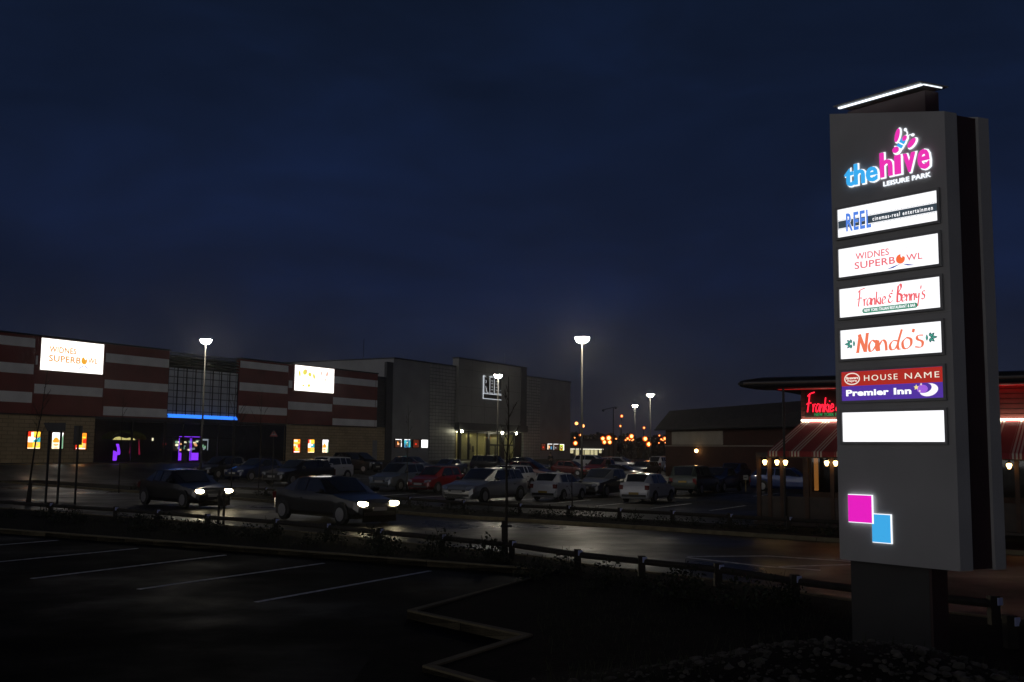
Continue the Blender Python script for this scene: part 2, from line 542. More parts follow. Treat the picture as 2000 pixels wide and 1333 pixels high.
# ------------------------------------------------------------------ ground
AZ = 29.9
U = Vector((math.sin(R(AZ)), math.cos(R(AZ)), 0))         # along the bowling and cinema front, away from the eye
W = Vector((math.cos(R(AZ)), -math.sin(R(AZ)), 0))        # out of that front, towards the car park
P0 = at(0, 905, 0.9)
def ss(t):
    t = max(0.0, min(1.0, t))
    return t * t * (3 - 2 * t)
def height(x, y):
    q = Vector((x - P0.x, y - P0.y, 0))
    d, s = q.dot(W), q.dot(U)
    return 0.9 * ss((14.5 - d) / 8.0) * ss((s + 70) / 20) * ss((135 - s) / 25)
def build_ground():
    xs = [-1500, -700, -300] + [-130 + 3.25 * i for i in range(81)] + [300, 700, 1500]
    ys = [-120, -40] + [0 + 3.2 * i for i in range(76)] + [320, 500, 900, 2500]
    vs = [(x, y, height(x, y)) for y in ys for x in xs]
    nx = len(xs)
    fs = [(j * nx + i, j * nx + i + 1, (j + 1) * nx + i + 1, (j + 1) * nx + i) for j in range(len(ys) - 1) for i in range(nx - 1)]
    o = MB().add(vs, fs).build('ground', M['far_tarmac'], smooth=True)
    struct(o, 'damp dark tarmac of the car parks under everything')
build_ground()
def xy(v): return (v.x, v.y)

# fences run along the two sides of the road
NEAR_POSTS = [at(x, y, 0.45) for x, y in [(-60, 972), (100, 983), (227, 991), (309, 996), (406, 1005), (540, 1014), (640, 1023), (743, 1033), (864, 1044),
                                         (1000, 1057), (1128, 1075), (1253, 1088), (1402, 1103), (1552, 1125), (1740, 1148), (1940, 1167)]]
FAR_POSTS = [at(x, y, 0.45) for x, y in [(300, 941), (420, 948), (520, 953), (600, 958), (700, 964), (800, 971), (905, 978), (1015, 984), (1110, 988), (1210, 993), (1313, 998), (1425, 1004), (1540, 1010), (1660, 1016)]]
def offset_line(pts, d):
    out = []
    for i, p in enumerate(pts):
        a = pts[max(0, i - 1)]; b = pts[min(len(pts) - 1, i + 1)]
        t = (b - a); t.z = 0; t.normalize()
        out.append(Vector((p.x - t.y * d, p.y + t.x * d, 0)))
    return out
near_ext = [Vector((-62, 75, 0)), Vector((-38, 53, 0))] + NEAR_POSTS[:] + [Vector((8.6, 12.0, 0)), Vector((22, 2.5, 0))]
far_ext = [Vector((-62, 98, 0)), Vector((-35, 69, 0))] + FAR_POSTS[:] + [Vector((16.5, 22.5, 0)), Vector((38, 6, 0))]
RN = offset_line(near_ext, 0.75)
RF = offset_line(far_ext, -2.2)
# road lies 4 mm above the ground sheet
o = MB().slab([xy(p) for p in RN] + [xy(p) for p in reversed(RF)], -0.05, 0.006).build('road', M['road'])
struct(o, 'wet two-lane road between the two timber rail fences')

# near car park and its raised, sawtooth-edged verge
A = at(1090, 1114, 0.12); L0 = at(0, 1033, 0.12)
kd = (A - L0).normalized()
Bp = at(795, 1192, 0.12); Cp = at(1020, 1240, 0.12); Dp = at(825, 1300, 0.12)
front = [A - kd * 70, A, Bp, Cp, Dp]
while front[-1].y > -6:
    front.append(front[-1] + (Cp - Bp)); front.append(front[-1] + (Dp - Cp))
car_park_poly = [xy(p) for p in front] + [(-120, front[-1].y), (-120, 60)]
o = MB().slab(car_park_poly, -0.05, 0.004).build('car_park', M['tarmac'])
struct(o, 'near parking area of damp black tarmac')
verge_poly = [xy(p) for p in front] + [(26, front[-1].y)] + [xy(p) for p in reversed(offset_line(near_ext, 0.55))]
o = MB().slab(verge_poly, -0.04, 0.10).build('verge', M['soil'])
struct(o, 'raised planted verge of dark soil between parking and road')
def kerb_run(pts, w, z1, side):
    mb = MB()
    inner = offset_line(pts, side * w)
    for i in range(len(pts) - 1):
        a, b, c, d = pts[i], pts[i + 1], inner[i + 1], inner[i]
        L = (Vector(b) - Vector(a)).length
        n = max(1, int(L / 0.95))
        for k in range(n):
            t0, t1 = k / n, (k + 0.988) / n
            q = [Vector(a).lerp(b, t0), Vector(a).lerp(b, t1), Vector(d).lerp(c, t1), Vector(d).lerp(c, t0)]
            jz = random.uniform(-0.003, 0.003)
            mb.slab([xy(p) for p in q], -0.03, z1 + jz)
    return mb
struct(kerb_run(front, 0.13, 0.125, 1).build('kerb', M['kerb']), 'pale concrete kerb round the near verge')
rn2 = offset_line(near_ext, 0.75)
struct(kerb_run(rn2, 0.13, 0.112, -1).build('kerb', M['kerb']), 'kerb along the near side of the road')
struct(kerb_run(RF, 0.13, 0.112, 1).build('kerb', M['kerb']), 'kerb along the far side of the road')
far_verge = [xy(p) for p in offset_line(far_ext, -2.07)] + [xy(p) for p in reversed(offset_line(far_ext, 0.6))]
o = MB().slab(far_verge, -0.04, 0.10).build('verge', M['soil'])
struct(o, 'planted strip between the road and the far car park')

def strip(mb, a, b, w, z0, z1):
    a = Vector(a); b = Vector(b)
    t = (b - a); t.z = 0; t.normalize()
    n = Vector((-t.y, t.x, 0)) * w / 2
    mb.slab([xy(a - n), xy(b - n), xy(b + n), xy(a + n)], z0, z1)
for i, (a, b) in enumerate([((500, 1177), (840, 1116)), ((270, 1152), (632, 1101)), ((62, 1131), (440, 1085)), ((-30, 1101), (268, 1072)), ((-60, 1070), (113, 1056))]):
    mb = MB(); strip(mb, at(*a), at(*b), 0.09, -0.02, 0.008)
    struct(mb.build('bay_marking', M['paint']), 'white painted parking bay line')
mb = MB()
for a, b in [((1342, 1088), (1500, 1087)), ((1500, 1087), (1668, 1098)), ((1342, 1090), (1500, 1108)), ((1500, 1108), (1602, 1115)), ((1522, 1108), (1690, 1103)),
             ((1690, 1103), (1800, 1104))]:
    strip(mb, at(*a), at(*b), 0.10, -0.02, 0.011)
struct(mb.build('road_marking', M['paint']), 'white chevron outline painted on the road')
mb = MB()
el = offset_line(near_ext, 1.15)
for i in range(len(el) - 1): strip(mb, el[i], el[i + 1], 0.07, -0.02, 0.0105)
struct(mb.build('road_marking', M['paint']), 'edge line along the near side of the road')
mb = MB()
mid = [Vector(p).lerp(q, 0.5) for p, q in zip(offset_line(FAR_POSTS, -2.2), [NEAR_POSTS[min(len(NEAR_POSTS) - 1, i + 2)] for i in range(len(FAR_POSTS))])]
# bays of the far car park
for sx in range(-3, 9):
    for row in (0, 1):
        a = at(980, 976) + W * (sx * 2.45 - 4) + U * (row * 14.0 - 2.2)
        b = a + U * 4.6
        q = Vector((a.x - P0.x, a.y - P0.y, 0))
        if q.dot(W) > 16 and q.dot(W) < 70:
            strip(mb, a, b, 0.09, -0.02, 0.006)
struct(mb.build('bay_marking', M['paint']), 'white bay lines between the parked cars of the far car park')

# paved forecourt in front of bowling and cinema
def face(s, d, z=0.0):
    p = P0 + U * s + W * d
    return (p.x, p.y, z)
mb = MB()
mb.add([face(-60, 5.5, 0.905), face(105, 5.5, 0.905), face(105, -0.5, 0.905), face(-60, -0.5, 0.905)], [(0, 1, 2, 3)])
struct(mb.build('pavement', M['paving']), 'paved forecourt along the bowling and cinema front')
mb = MB()
mb.box(-60, 105, -5.62, -5.5, 0.60, 0.93)
o = mb.build('kerb', M['kerb']); struct(o, 'kerb along the edge of the forecourt')
o.location = P0 - Vector((0, 0, 0.9)); o.rotation_euler.z = R(90 - AZ)
ROT = R(90 - AZ)                    # local x = along the front, local y = into the building
FLOC = (P0.x, P0.y, 0)

# ------------------------------------------------------------------ bowling building
bowl = thing('bowling_alley', 'long low bowling building with maroon cladding and white bands over tan blockwork', 'building', FLOC, ROT)
def wallpart(name, m, boxes, parent=bowl):
    if name == 'louvre':
        mb = MB()
        for b in boxes: mb.box(*b)
        return mb.build(name, m, parent)
    for b in boxes: o = MB().box(*b).build(name, m, parent)
    return o
wallpart('wall', M['tan'], [(-30, 8.13, 0, 0.3, 0.9, 4.62), (30.84, 47.2, 0, 0.3, 0.9, 4.62)])
wallpart('back_wall', M['dark_clad'], [(-30, 45.4, 7.0, 7.3, 0.9, 10.2), (-30, -29.7, 0.3, 7, 0.9, 10.2)])
wallpart('roof', M['dark_clad'], [(-30, 45.4, 0.35, 7.3, 10.2, 10.4)])
wallpart('floor_slab', M['paving'], [(8.13, 30.84, 0.0, 7.0, 0.6, 0.92)])
wallpart('ceiling', M['dark_clad'], [(8.13, 30.84, 0.0, 7.0, 4.45, 4.6)])
wallpart('parapet', M['dark_steel'], [(-30, 15.38, -0.30, 0.35, 10.62, 10.74), (23.86, 45.42, -0.30, 0.35, 10.62, 10.74)])
# cladding, one section per vertical joint, white panels as sub-parts
sections = [(-12.0, 2.24, [(9.72, 10.40), (7.66, 8.42), (5.47, 6.28)]),
            (2.24, 8.62, [(8.43, 9.12), (6.22, 6.95)]),
            (8.62, 15.38, [(9.12, 9.87), (6.97, 7.68), (4.75, 5.49)]),
            (23.86, 30.66, [(9.80, 10.45), (7.62, 8.40), (5.44, 6.18)]),
            (30.66, 37.62, [(8.25, 9.0), (6.08, 6.88)]),
            (37.62, 45.10, [(9.15, 9.89), (6.87, 7.65), (4.68, 5.40)]),
            (-30.0, -12.0, [(8.43, 9.12), (6.22, 6.95)])]
for x0, x1, bands in sections:
    p = wallpart('cladding', M['maroon'], [(x0 + 0.02, x1 - 0.02, -0.16, 0.30, 4.64, 10.62)])
    for z0, z1 in bands:
        q = MB().box(x0 + 0.10, x1 - 0.06, -0.19, -0.155, z0, z1).build('white_panel', M['white_clad'], p)
wallpart('cladding', M['maroon'], [(45.12, 45.42, -0.16, 0.30, 4.64, 10.62)])
for z0, z1 in ((9.15, 9.89), (6.87, 7.65), (4.68, 5.40)):
    MB().box(45.14, 45.40, -0.19, -0.155, z0, z1).build('white_panel', M['white_clad'], bowl)
wallpart('sill_trim', M['dark_steel'], [(-30, 8.1, -0.20, -0.02, 4.55, 4.635), (30.9, 45.4, -0.20, -0.02, 4.55, 4.635)])
# glazed bay over the entrance
wallpart('glazed_wall', M['curtain'], [(15.42, 23.80, -0.05, 0.3, 5.02, 9.2)])
mb = MB()
for i in range(9):
    x = 15.42 + i * 8.38 / 8
    mb.box(x - 0.035, x + 0.035, -0.11, -0.053, 5.02, 9.2)
mb.build('mullion', M['steel'], bowl)
mb = MB()
for k in range(5):
    z = 9.35 + k * 0.27
    mb.add([(15.42, -0.25, z), (23.80, -0.25, z), (23.80, 0.05, z + 0.14), (15.42, 0.05, z + 0.14),
            (15.42, -0.25, z + 0.04), (23.80, -0.25, z + 0.04), (23.80, 0.05, z + 0.18), (15.42, 0.05, z + 0.18)],
           [(0, 3, 2, 1), (4, 5, 6, 7), (0, 1, 5, 4), (2, 3, 7, 6), (1, 2, 6, 5), (3, 0, 4, 7)])
for x in (15.5, 18.2, 21.0, 23.65): mb.box(x - 0.05, x + 0.05, 0.06, 0.14, 9.2, 10.66)
mb.build('louvre', M['dark_clad'], bowl)
wallpart('entrance_fascia', M['dark_clad'], [(15.42, 23.80, -0.30, 0.3, 4.62, 4.78)])
mb = MB()
mb.add([(15.46, -0.28, 4.79), (23.76, -0.28, 4.79), (23.76, -0.10, 5.10), (15.46, -0.10, 5.10)], [(0, 1, 2, 3)])
mb.box(15.46, 23.76, -0.24, -0.11, 4.785, 4.83)
mb.build('light_strip', M['blue_led'], bowl)
# ground-floor glazing either side of the entrance and the doors
for x0, x1 in ((8.17, 11.9), (11.9, 15.4), (23.8, 27.3), (27.3, 30.8)):
    w = MB()
    w.box(x0, x0 + 0.08, -0.02, 0.10, 0.92, 4.45); w.box(x1 - 0.08, x1, -0.02, 0.10, 0.92, 4.45)
    w.box(x0 + 0.08, x1 - 0.08, -0.02, 0.10, 4.35, 4.45); w.box(x0 + 0.08, x1 - 0.08, -0.02, 0.10, 0.92, 1.02)
    f = w.build('window', M['dark_steel'], bowl)
    MB().box(x0 + 0.08, x1 - 0.08, 0.03, 0.045, 1.02, 4.35).build('pane', M['glass'], f)
for x0, x1 in ((15.44, 17.5), (17.5, 19.6), (19.6, 21.7), (21.7, 23.78)):
    w = MB()
    for xx in (x0, x1 - 0.07): w.box(xx, xx + 0.07, -0.02, 0.10, 0.92, 4.45)
    w.box(x0 + 0.07, x1 - 0.07, -0.02, 0.10, 3.0, 3.1); w.box(x0 + 0.07, x1 - 0.07, -0.02, 0.10, 4.36, 4.45); w.box(x0 + 0.07, x1 - 0.07, -0.02, 0.10, 0.92, 1.0)
    f = w.build('door', M['dark_steel'], bowl)
    MB().box(x0 + 0.07, x1 - 0.07, 0.03, 0.045, 1.0, 3.0).build('pane', M['glass'], f)
    MB().box(x0 + 0.07, x1 - 0.07, 0.03, 0.045, 3.1, 4.36).build('pane', M['glass'], f)
    MB().tube([(x1 - 0.2, -0.08, 1.6), (x1 - 0.2, -0.08, 2.4)], 0.02).build('handle', M['steel'], f)
# service door and louvred return at the right end
wallpart('door', M['grey_clad'], [(44.95, 45.75, -0.05, -0.002, 0.92, 3.15)])
wallpart('louvre', M['dark_clad'], [(45.45, 48.0, 0.10, 0.3, 4.64 + i * 0.42, 4.96 + i * 0.42) for i in range(14)])
wallpart('return_wall', M['dark_clad'], [(45.45, 48.5, 0.302, 0.5, 4.63, 10.3)])

def local_thing(name, label, cat, x, y, z, group=None):
    """a thing placed in the frame of the bowling / cinema front"""
    p = Vector(FLOC) + U * x - W * y
    return thing(name, label, cat, (p.x, p.y, z), ROT, group)

# big lit boards
def big_board(name, label, x0, x1, z0, z1):
    t = local_thing(name, label, 'sign', x0, -0.40, z0, 'lit boards on the bowling front')
    w, h = x1 - x0, z1 - z0
    mb = MB()
    mb.box(-0.07, 0, -0.02, 0.2, -0.07, h + 0.07); mb.box(w, w + 0.07, -0.02, 0.2, -0.07, h + 0.07)
    mb.box(0, w, -0.02, 0.2, -0.07, 0); mb.box(0, w, -0.02, 0.2, h, h + 0.07); mb.box(0, w, 0.1, 0.19, 0, h)
    mb.build('frame', M['maroon'], t)
    MB().box(0.003, w - 0.003, 0.0, 0.09, 0.003, h - 0.003).build('lit_panel', M['board'], t)
    return t, w, h
t, w, h = big_board('lit_sign', 'large glowing white board with orange lettering and a ball on the maroon front', 2.56, 8.30, 8.05, 10.52)
pale = emit('pale_orange_print', (0.80, 0.36, 0.10), 1.0)
for wd_ in (('WIDNES', 0.72, 3.15, 1.42, 1.90, .025), ('SUPERB', 0.72, 3.60, 0.70, 1.22, .025), ('WL', 4.28, 5.20, 0.80, 1.26, .02)):
    mb = MB(); letters(mb, *wd_[:5], -0.003, wd_[5], 1.05); mb.build('lettering', pale, t)
mb = MB(); mb.prism(ellipse(3.92, 0.98, 0.27, 0.30), -0.010, -0.002)
mb.build('ball_emblem', emit('orange_print', (0.93, 0.42, 0.03), 1.0), t)
mb = MB(); mb.prism([(3.85, 1.30), (4.25, 1.28), (4.02, 1.05)], -0.013, -0.0095); mb.build('ball_glint', M['board'], t)
mb = MB()
mb.prism([(3.4, 0.32), (3.5, 0.30), (3.9, 0.55), (3.9, 0.64)], -0.007, -0.002); mb.prism([(3.95, 0.64), (3.95, 0.55), (4.4, 0.30), (4.5, 0.32)], -0.007, -0.002)
mb.build('lane_emblem', emit('blue_print', (0.25, 0.30, 0.75), 1.0), t)
t, w, h = big_board('lit_sign', 'smaller glowing white board with faint yellow and pink print between white bands', 31.33, 37.5, 8.03, 10.62)
mb = MB()
for cx, cz, rx, rz, rr in [(0.75, 1.75, .14, .32, .2), (1.55, 1.95, .34, .28, .5), (2.3, 1.75, .26, .22, -.4), (2.95, 1.6, .16, .28, .3), (1.35, .55, .16, .1, 0), (2.2, .6, .2, .16, .3)]:
    mb.prism(ellipse(cx, cz, rx, rz, 14, rr), -0.008, -0.002)
mb.build('yellow_print', emit('pale_yellow_print', (0.90, 0.80, 0.12), 1.0), t)
mb = MB()
for cx, cz, rx, rz, rr in [(1.75, 2.1, .12, .08, .5), (4.15, 2.0, .1, .26, .1), (5.0, 1.95, .14, .28, -.2), (4.75, 1.35, .08, .16, .3)]:
    mb.prism(ellipse(cx, cz, rx, rz, 14, rr), -0.012, -0.0085)
mb.build('pink_print', emit('pale_pink_print', (0.92, 0.42, 0.32), 1.0), t)
mb = MB()
for i in range(5): mb.box(3.3 + i * 0.5, 3.62 + i * 0.5, -0.008, -0.002, 0.22 + 0.01 * i, 0.30 + 0.01 * i)
mb.build('blue_print', emit('pale_blue_print', (0.35, 0.65, 0.85), 1.0), t)

# poster cases
def pc(c, k): return emit('poster_ink', c, k * 1.5)
INK = dict(red=pc((0.75, 0.03, 0.01), 1.0), orange=pc((1.0, 0.28, 0.02), 1.1), yellow=pc((1.0, 0.62, 0.05), 1.1), cream=pc((1.0, 0.85, 0.55), 1.2), teal=pc((0.05, 0.45, 0.5), 0.9),
           white=pc((1.0, 1.0, 0.98), 1.3), dark=pc((0.03, 0.015, 0.01), 1.0), peach=pc((1.0, 0.45, 0.2), 1.0), blue=pc((0.06, 0.25, 0.45), 0.8), green=pc((0.25, 0.5, 0.3), 0.7),
           dim=pc((0.06, 0.012, 0.006), 1.0), lime=pc((0.5, 0.6, 0.08), 1.0), grey=pc((0.2, 0.22, 0.25), 1.0))
def poster(label, x, z, w, h, art, frame='dark_steel', group='lit poster cases on the building fronts', y=-0.002):
    t = local_thing('poster_case', label, 'poster', x, y, z, group)
    mb = MB()
    mb.box(0, 0.06, -0.12, 0, 0, h); mb.box(w - 0.06, w, -0.12, 0, 0, h); mb.box(0.06, w - 0.06, -0.12, 0, 0, 0.06); mb.box(0.06, w - 0.06, -0.12, 0, h - 0.06, h)
    mb.build('frame', M[frame], t)
    keys = []
    mb = MB()
    for i, (col, shp) in enumerate(art):
        if col not in keys: keys.append(col)
        mb.m = keys.index(col)
        pts = [(0.06 + a * (w - 0.12), 0.06 + b * (h - 0.12)) for a, b in shp]
        mb.prism(pts, -0.06 - 0.003 * i, -0.058 - 0.003 * i + 0.0015)
    mb.m = 0
    mb.prism([(0.06, 0.06), (w - 0.06, 0.06), (w - 0.06, h - 0.06), (0.06, h - 0.06)], -0.055, -0.02)
    mb.build('poster_sheet', [INK[k] for k in keys], t)
    return t
def rc(a, b, c, d): return [(a, b), (c, b), (c, d), (a, d)]
full = rc(0, 0, 1, 1)
artA = [('orange', full), ('red', rc(0, .72, .42, 1)), ('yellow', rc(.45, .70, 1, .99)), ('cream', rc(.28, .68, .48, .97)), ('white', rc(.05, .38, .5, .68)), ('teal', [(.45, .38), (1, .38), (1, .68), (.7, .64), (.48, .60)]),
        ('white', ellipse(.62, .58, .13, .07, 10)), ('yellow', rc(.42, .05, 1, .36)), ('orange', rc(0, .05, .3, .36)), ('peach', ellipse(.72, .22, .16, .07, 10)), ('cream', rc(0, 0, 1, .05))]
artB = [('white', full), ('cream', rc(.0, .0, .9, .55)), ('orange', ellipse(.38, .47, .27, .22, 16)), ('peach', ellipse(.38, .26, .22, .10, 14)), ('white', rc(.14, .33, .66, .37)), ('cream', rc(.22, .68, .52, .86)),
        ('green', [(.84, 0), (1, 0), (1, .95), (.9, .7)]), ('peach', rc(.25, .02, .55, .09))]
artC = [('orange', full), ('cream', rc(.1, .80, .62, .96)), ('yellow', rc(.1, .69, .95, .77)), ('red', [(.66, .25), (1, .4), (1, .66), (.7, .6)]), ('red', rc(0, 0, .22, .3)), ('cream', ellipse(.18, .56, .15, .09, 12)), ('yellow', ellipse(.52, .26, .26, .17, 14)),
        ('cream', [(.42, .38), (.62, .38), (.55, .62), (.46, .62)]), ('peach', ellipse(.8, .26, .13, .12, 10)), ('white', rc(.1, .02, .9, .08))]
artD = [('dark', full), ('peach', ellipse(.5, .42, .16, .14, 12)), ('orange', ellipse(.42, .62, .09, .08, 10)), ('white', rc(0, .93, 1, 1)), ('white', rc(.92, .05, 1, .93)), ('dim', rc(.1, .05, .5, .25))]
artE = [('blue', full), ('teal', rc(.05, .5, .4, .9)), ('white', rc(0, .93, 1, 1)), ('green', ellipse(.55, .4, .14, .25, 12)), ('cream', ellipse(.5, .62, .07, .06, 10)), ('teal', rc(.78, .05, 1, .8)), ('dark', rc(.25, .05, .45, .35))]
artF = [('dim', full), ('red', ellipse(.5, .45, .16, .1, 10))]
artG = [('white', full), ('grey', rc(.42, .2, .72, .24)), ('grey', rc(.42, .28, .48, .40)), ('grey', rc(.56, .28, .72, .42))]
artH = [('dark', full), ('white', rc(0, .93, 1, 1)), ('cream', rc(.05, .1, .2, .9)), ('peach', rc(.3, .3, .5, .7)), ('blue', rc(.65, .15, .95, .6))]
artI = [('dark', full), ('white', rc(0, .94, 1, 1)), ('white', rc(0, .05, .1, .94)), ('grey', rc(.3, .3, .6, .5))]
artJ = [('lime', full), ('white', rc(0, .93, 1, 1)), ('white', rc(.88, 0, 1, .93)), ('dark', ellipse(.42, .4, .25, .28, 12)), ('peach', ellipse(.42, .45, .14, .12, 10)), ('red', rc(.2, .05, .6, .15))]
gA = 'six lit food poster cases on tan blockwork'
poster('lit poster of orange, teal and yellow squares on tan wall under the big board, leftmost', 2.03, 1.93, 1.2, 1.42, artA, 'maroon', gA)
poster('lit poster of a drink bottle on tan wall behind the road sign', 4.12, 1.93, 1.14, 1.38, artB, 'maroon', gA)
poster('lit orange food poster at the right end of the left tan wall', 6.25, 1.90, 1.14, 1.42, artC, 'maroon', gA)
poster('lit orange food poster, left of three under the smaller board', 31.78, 1.70, 1.12, 1.46, artC, 'maroon', gA)
poster('lit poster of orange and teal squares, middle of three under the smaller board', 33.95, 1.70, 1.14, 1.46, artA, 'maroon', gA)
poster('lit poster of a pale drink bottle, right of three under the smaller board', 36.22, 1.70, 1.10, 1.46, artB, 'maroon', gA)
gB = 'film poster cases on the cinema front'
poster('film poster of dark scene with white lit edge, leftmost of four on the grey wall', 48.9, 2.34, 1.42, 1.06, artD, group=gB, y=-0.102)
poster('blue and teal film poster, second of four behind the sapling', 50.64, 2.34, 1.42, 1.06, artE, group=gB, y=-0.102)
poster('unlit dim reddish film poster between the blue one and the white case', 52.5, 2.34, 1.32, 1.02, artF, group=gB, y=-0.102)
poster('blank bright white poster case with small grey print on the grey wall', 54.15, 2.33, 1.55, 1.06, artG, group=gB, y=-0.102)
poster('dim unlit film poster at left of the row behind the standing person', 84.7, 2.18, 1.4, 1.02, artF, group=gB, y=-0.102)
poster('film poster with lit top edge and blue patch, right of the dim one', 86.55, 2.16, 1.7, 1.06, artH, group=gB, y=-0.102)
poster('mostly dark film poster with lit top and left edges above the standing person', 88.5, 2.16, 1.75, 1.06, artI, group=gB, y=-0.102)
poster('lime green film poster at the right end of the cinema row', 90.5, 2.14, 1.62, 1.06, artJ, group=gB, y=-0.102)

# arcade machines seen through the bowling doors
def arcade(label, x, y, w, h, seed):
    t = local_thing('arcade_machine', label, 'arcade machine', x, y, 0.92, 'arcade machines inside the bowling entrance')
    MB().box(0, w, 0, 0.8, 0, h * 0.42).build('cabinet', M['black'], t)
    MB().box(0, w, 0.02, 0.8, h * 0.86, h).build('marquee', M['black'], t)
    mb = MB()
    for xx in (0.0, w - 0.05): mb.box(xx, xx + 0.05, -0.03, -0.002, 0.05, h)
    mb.box(0.05, w - 0.05, -0.03, -0.002, h - 0.09, h)
    mb.build('neon_edge', M['violet'], t)
    MB().box(0.10, w * 0.72, -0.02, -0.003, 0.10, h * 0.34).build('lit_front', M['violet'], t)
    mb = MB(); r = random.Random(seed)
    for k in range(9):
        mb.m = k % 4
        cx, cz = r.uniform(.15, w - .15), h * r.uniform(.45, .82)
        mb.prism(ellipse(cx, cz, r.uniform(.05, .11), r.uniform(.06, .16), 8, r.random()), 0.3 + 0.01 * k, 0.5 + 0.01 * k)
    mb.build('prizes', [INK['cream'], INK['peach'], INK['grey'], INK['green']], t)
    MB().box(0.06, w - 0.06, 0.03, 0.04, h * .43, h * .85).build('glass_case', M['glass'], t)
    MB().box(0, w, 0.75, 0.8, h * .42, h * .86).build('back_panel', M['black'], t)
arcade('violet-edged arcade grab machine inside the doors, left of the lamp post', 17.9, 1.0, 1.35, 2.25, 1)
arcade('violet-edged arcade grab machine inside the doors, right of the lamp post', 19.35, 1.0, 1.25, 2.25, 2)
t = local_thing('arcade_machine', 'unlit-sided prize machine with white lit top right of the violet ones', 'arcade machine', 20.75, 1.2, 0.92, 'arcade machines inside the bowling entrance')
MB().box(0, 0.85, 0, 0.7, 0, 1.0).build('cabinet', M['black'], t)
mb = MB(); mb.box(0, 0.85, 0.0, 0.7, 1.9, 2.05); mb.box(0.0, 0.05, 0.0, 0.05, 1.0, 1.9); mb.box(0.8, 0.85, 0.0, 0.05, 1.0, 1.9); mb.build('canopy', INK['grey'], t)
mb = MB(); mb.m = 0
for i in range(5):
    mb.m = i % 2; mb.box(0.1 + .14 * i, 0.2 + .14 * i, 0.2, 0.3, 1.05 + .1 * (i % 3), 1.3 + .12 * (i % 3))
mb.build('prizes', [INK['green'], INK['grey']], t)
t = local_thing('bowling_slide', 'dim green arched canopy lit yellow beneath inside the dark bowling window', 'play canopy', 10.9, 0.7, 0.92)
mb = MB()
arc = [(1.35 + 1.75 * math.cos(a), 1.9 + 0.62 * math.sin(a)) for a in [math.pi * i / 14 for i in range(15)]]
for i in range(14):
    (xa, za), (xb, zb) = arc[i], arc[i + 1]
    mb.add([(xa, 0, za), (xb, 0, zb), (xb, 1.4, zb), (xa, 1.4, za), (xa, 0, za + .12), (xb, 0, zb + .12), (xb, 1.4, zb + .12), (xa, 1.4, za + .12)],
           [(0, 1, 2, 3), (7, 6, 5, 4), (0, 4, 5, 1), (3, 2, 6, 7)])
mb.build('canopy', mat('green_canopy', (0.16, 0.20, 0.05), 0.6), t)
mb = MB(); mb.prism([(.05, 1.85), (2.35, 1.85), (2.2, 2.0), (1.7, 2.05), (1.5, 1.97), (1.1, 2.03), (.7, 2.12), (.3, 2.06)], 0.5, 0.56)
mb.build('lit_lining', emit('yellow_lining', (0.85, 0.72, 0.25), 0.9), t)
mb = MB(); mb.prism([(.1, .1), (.45, .1), (.5, .55), (.85, .62), (.8, .9), (.62, 1.5), (.35, 1.5), (.5, 1.15), (.5, .8), (.12, .95)], 0.45, 0.5)
mb.build('neon_figure', M['violet'], t)
mb = MB(); mb.prism([(1.75, .7), (1.95, .7), (1.85, 1.5)], 0.45, 0.5); mb.prism([(2.75, .6), (2.9, .6), (2.7, 1.9)], 0.45, 0.5)
mb.build('red_marker', emit('dim_red_neon', (0.35, 0.01, 0.05), 0.7), t)
t = local_thing('exit_lamp', 'small red light behind the bowling glass left of the arcade machines', 'lamp', 15.95, 0.6, 2.45)
MB().prism(ellipse(0, 0, .16, .13, 12), 0, 0.06).build('lens', emit('red_dot', (0.7, 0.01, 0.01), 0.9), t)
MB().box(-.2, .2, 0.061, 0.1, -.2, .2).build('backing', M['black'], t)
t = local_thing('wall_lamp', 'tiny white light behind the dark bowling glass', 'lamp', 14.6, 0.6, 2.85, 'small lights on the building fronts')
MB().lathe([(0.02, -.13), (.06, -.1), (.06, .1), (.02, .13)]).build('globe', INK['cream'], t); MB().box(-.08, .08, 0.07, .12, -.2, .2).build('bracket', M['black'], t)

# ------------------------------------------------------------------ cinema
cin = thing('cinema', 'tall grey clad cinema box with tiled piers and a dark entrance tower', 'building', FLOC, ROT)
wallpart('wall', M['grey_clad'], [(48.5, 55.92, -0.10, 0.3, 0.9, 12.66), (84.23, 94.3, -0.10, 0.3, 0.9, 12.66)], cin)
wallpart('pier', M['tile'], [(55.92, 61.58, -0.22, 0.3, 0.9, 12.66), (79.3, 84.23, -0.22, 0.3, 0.9, 12.66)], cin)
wallpart('side_wall', M['grey_clad'], [(48.5, 48.8, 0.302, 40, 0.9, 12.66), (94.0, 94.3, 0.302, 40, 0.9, 12.66)], cin)
wallpart('roof', M['dark_clad'], [(48.8, 94.0, 0.302, 40, 12.2, 12.5)], cin)
wallpart('parapet', M['dark_steel'], [(48.46, 61.5, -0.28, 0.36, 12.665, 12.80), (79.4, 94.34, -0.28, 0.36, 12.665, 12.80), (48.46, 48.84, 0.36, 40, 12.665, 12.80)], cin)
wallpart('downpipe', M['dark_clad'], [(47.25, 48.45, -0.05, 0.3, 0.9, 12.2)], cin)
wallpart('tower', M['tower_clad'], [(61.6, 77.6, -0.62, 0.3, 5.62, 13.72), (77.62, 79.28, -0.62, 0.3, 5.62, 13.72)], cin)
MB().box(61.55, 79.33, -0.68, 0.35, 13.725, 13.90).build('coping', M['dark_steel'], cin)
mb = MB()
for i in range(1, 5): mb.box(61.6 + 3.2 * i - 0.02, 61.6 + 3.2 * i + 0.02, -0.628, -0.622, 5.65, 13.7)
for z in (7.8, 10.2, 12.4): mb.box(61.62, 77.58, -0.628, -0.6225, z - 0.015, z + 0.015)
mb.build('joint', M['dark_clad'], cin)
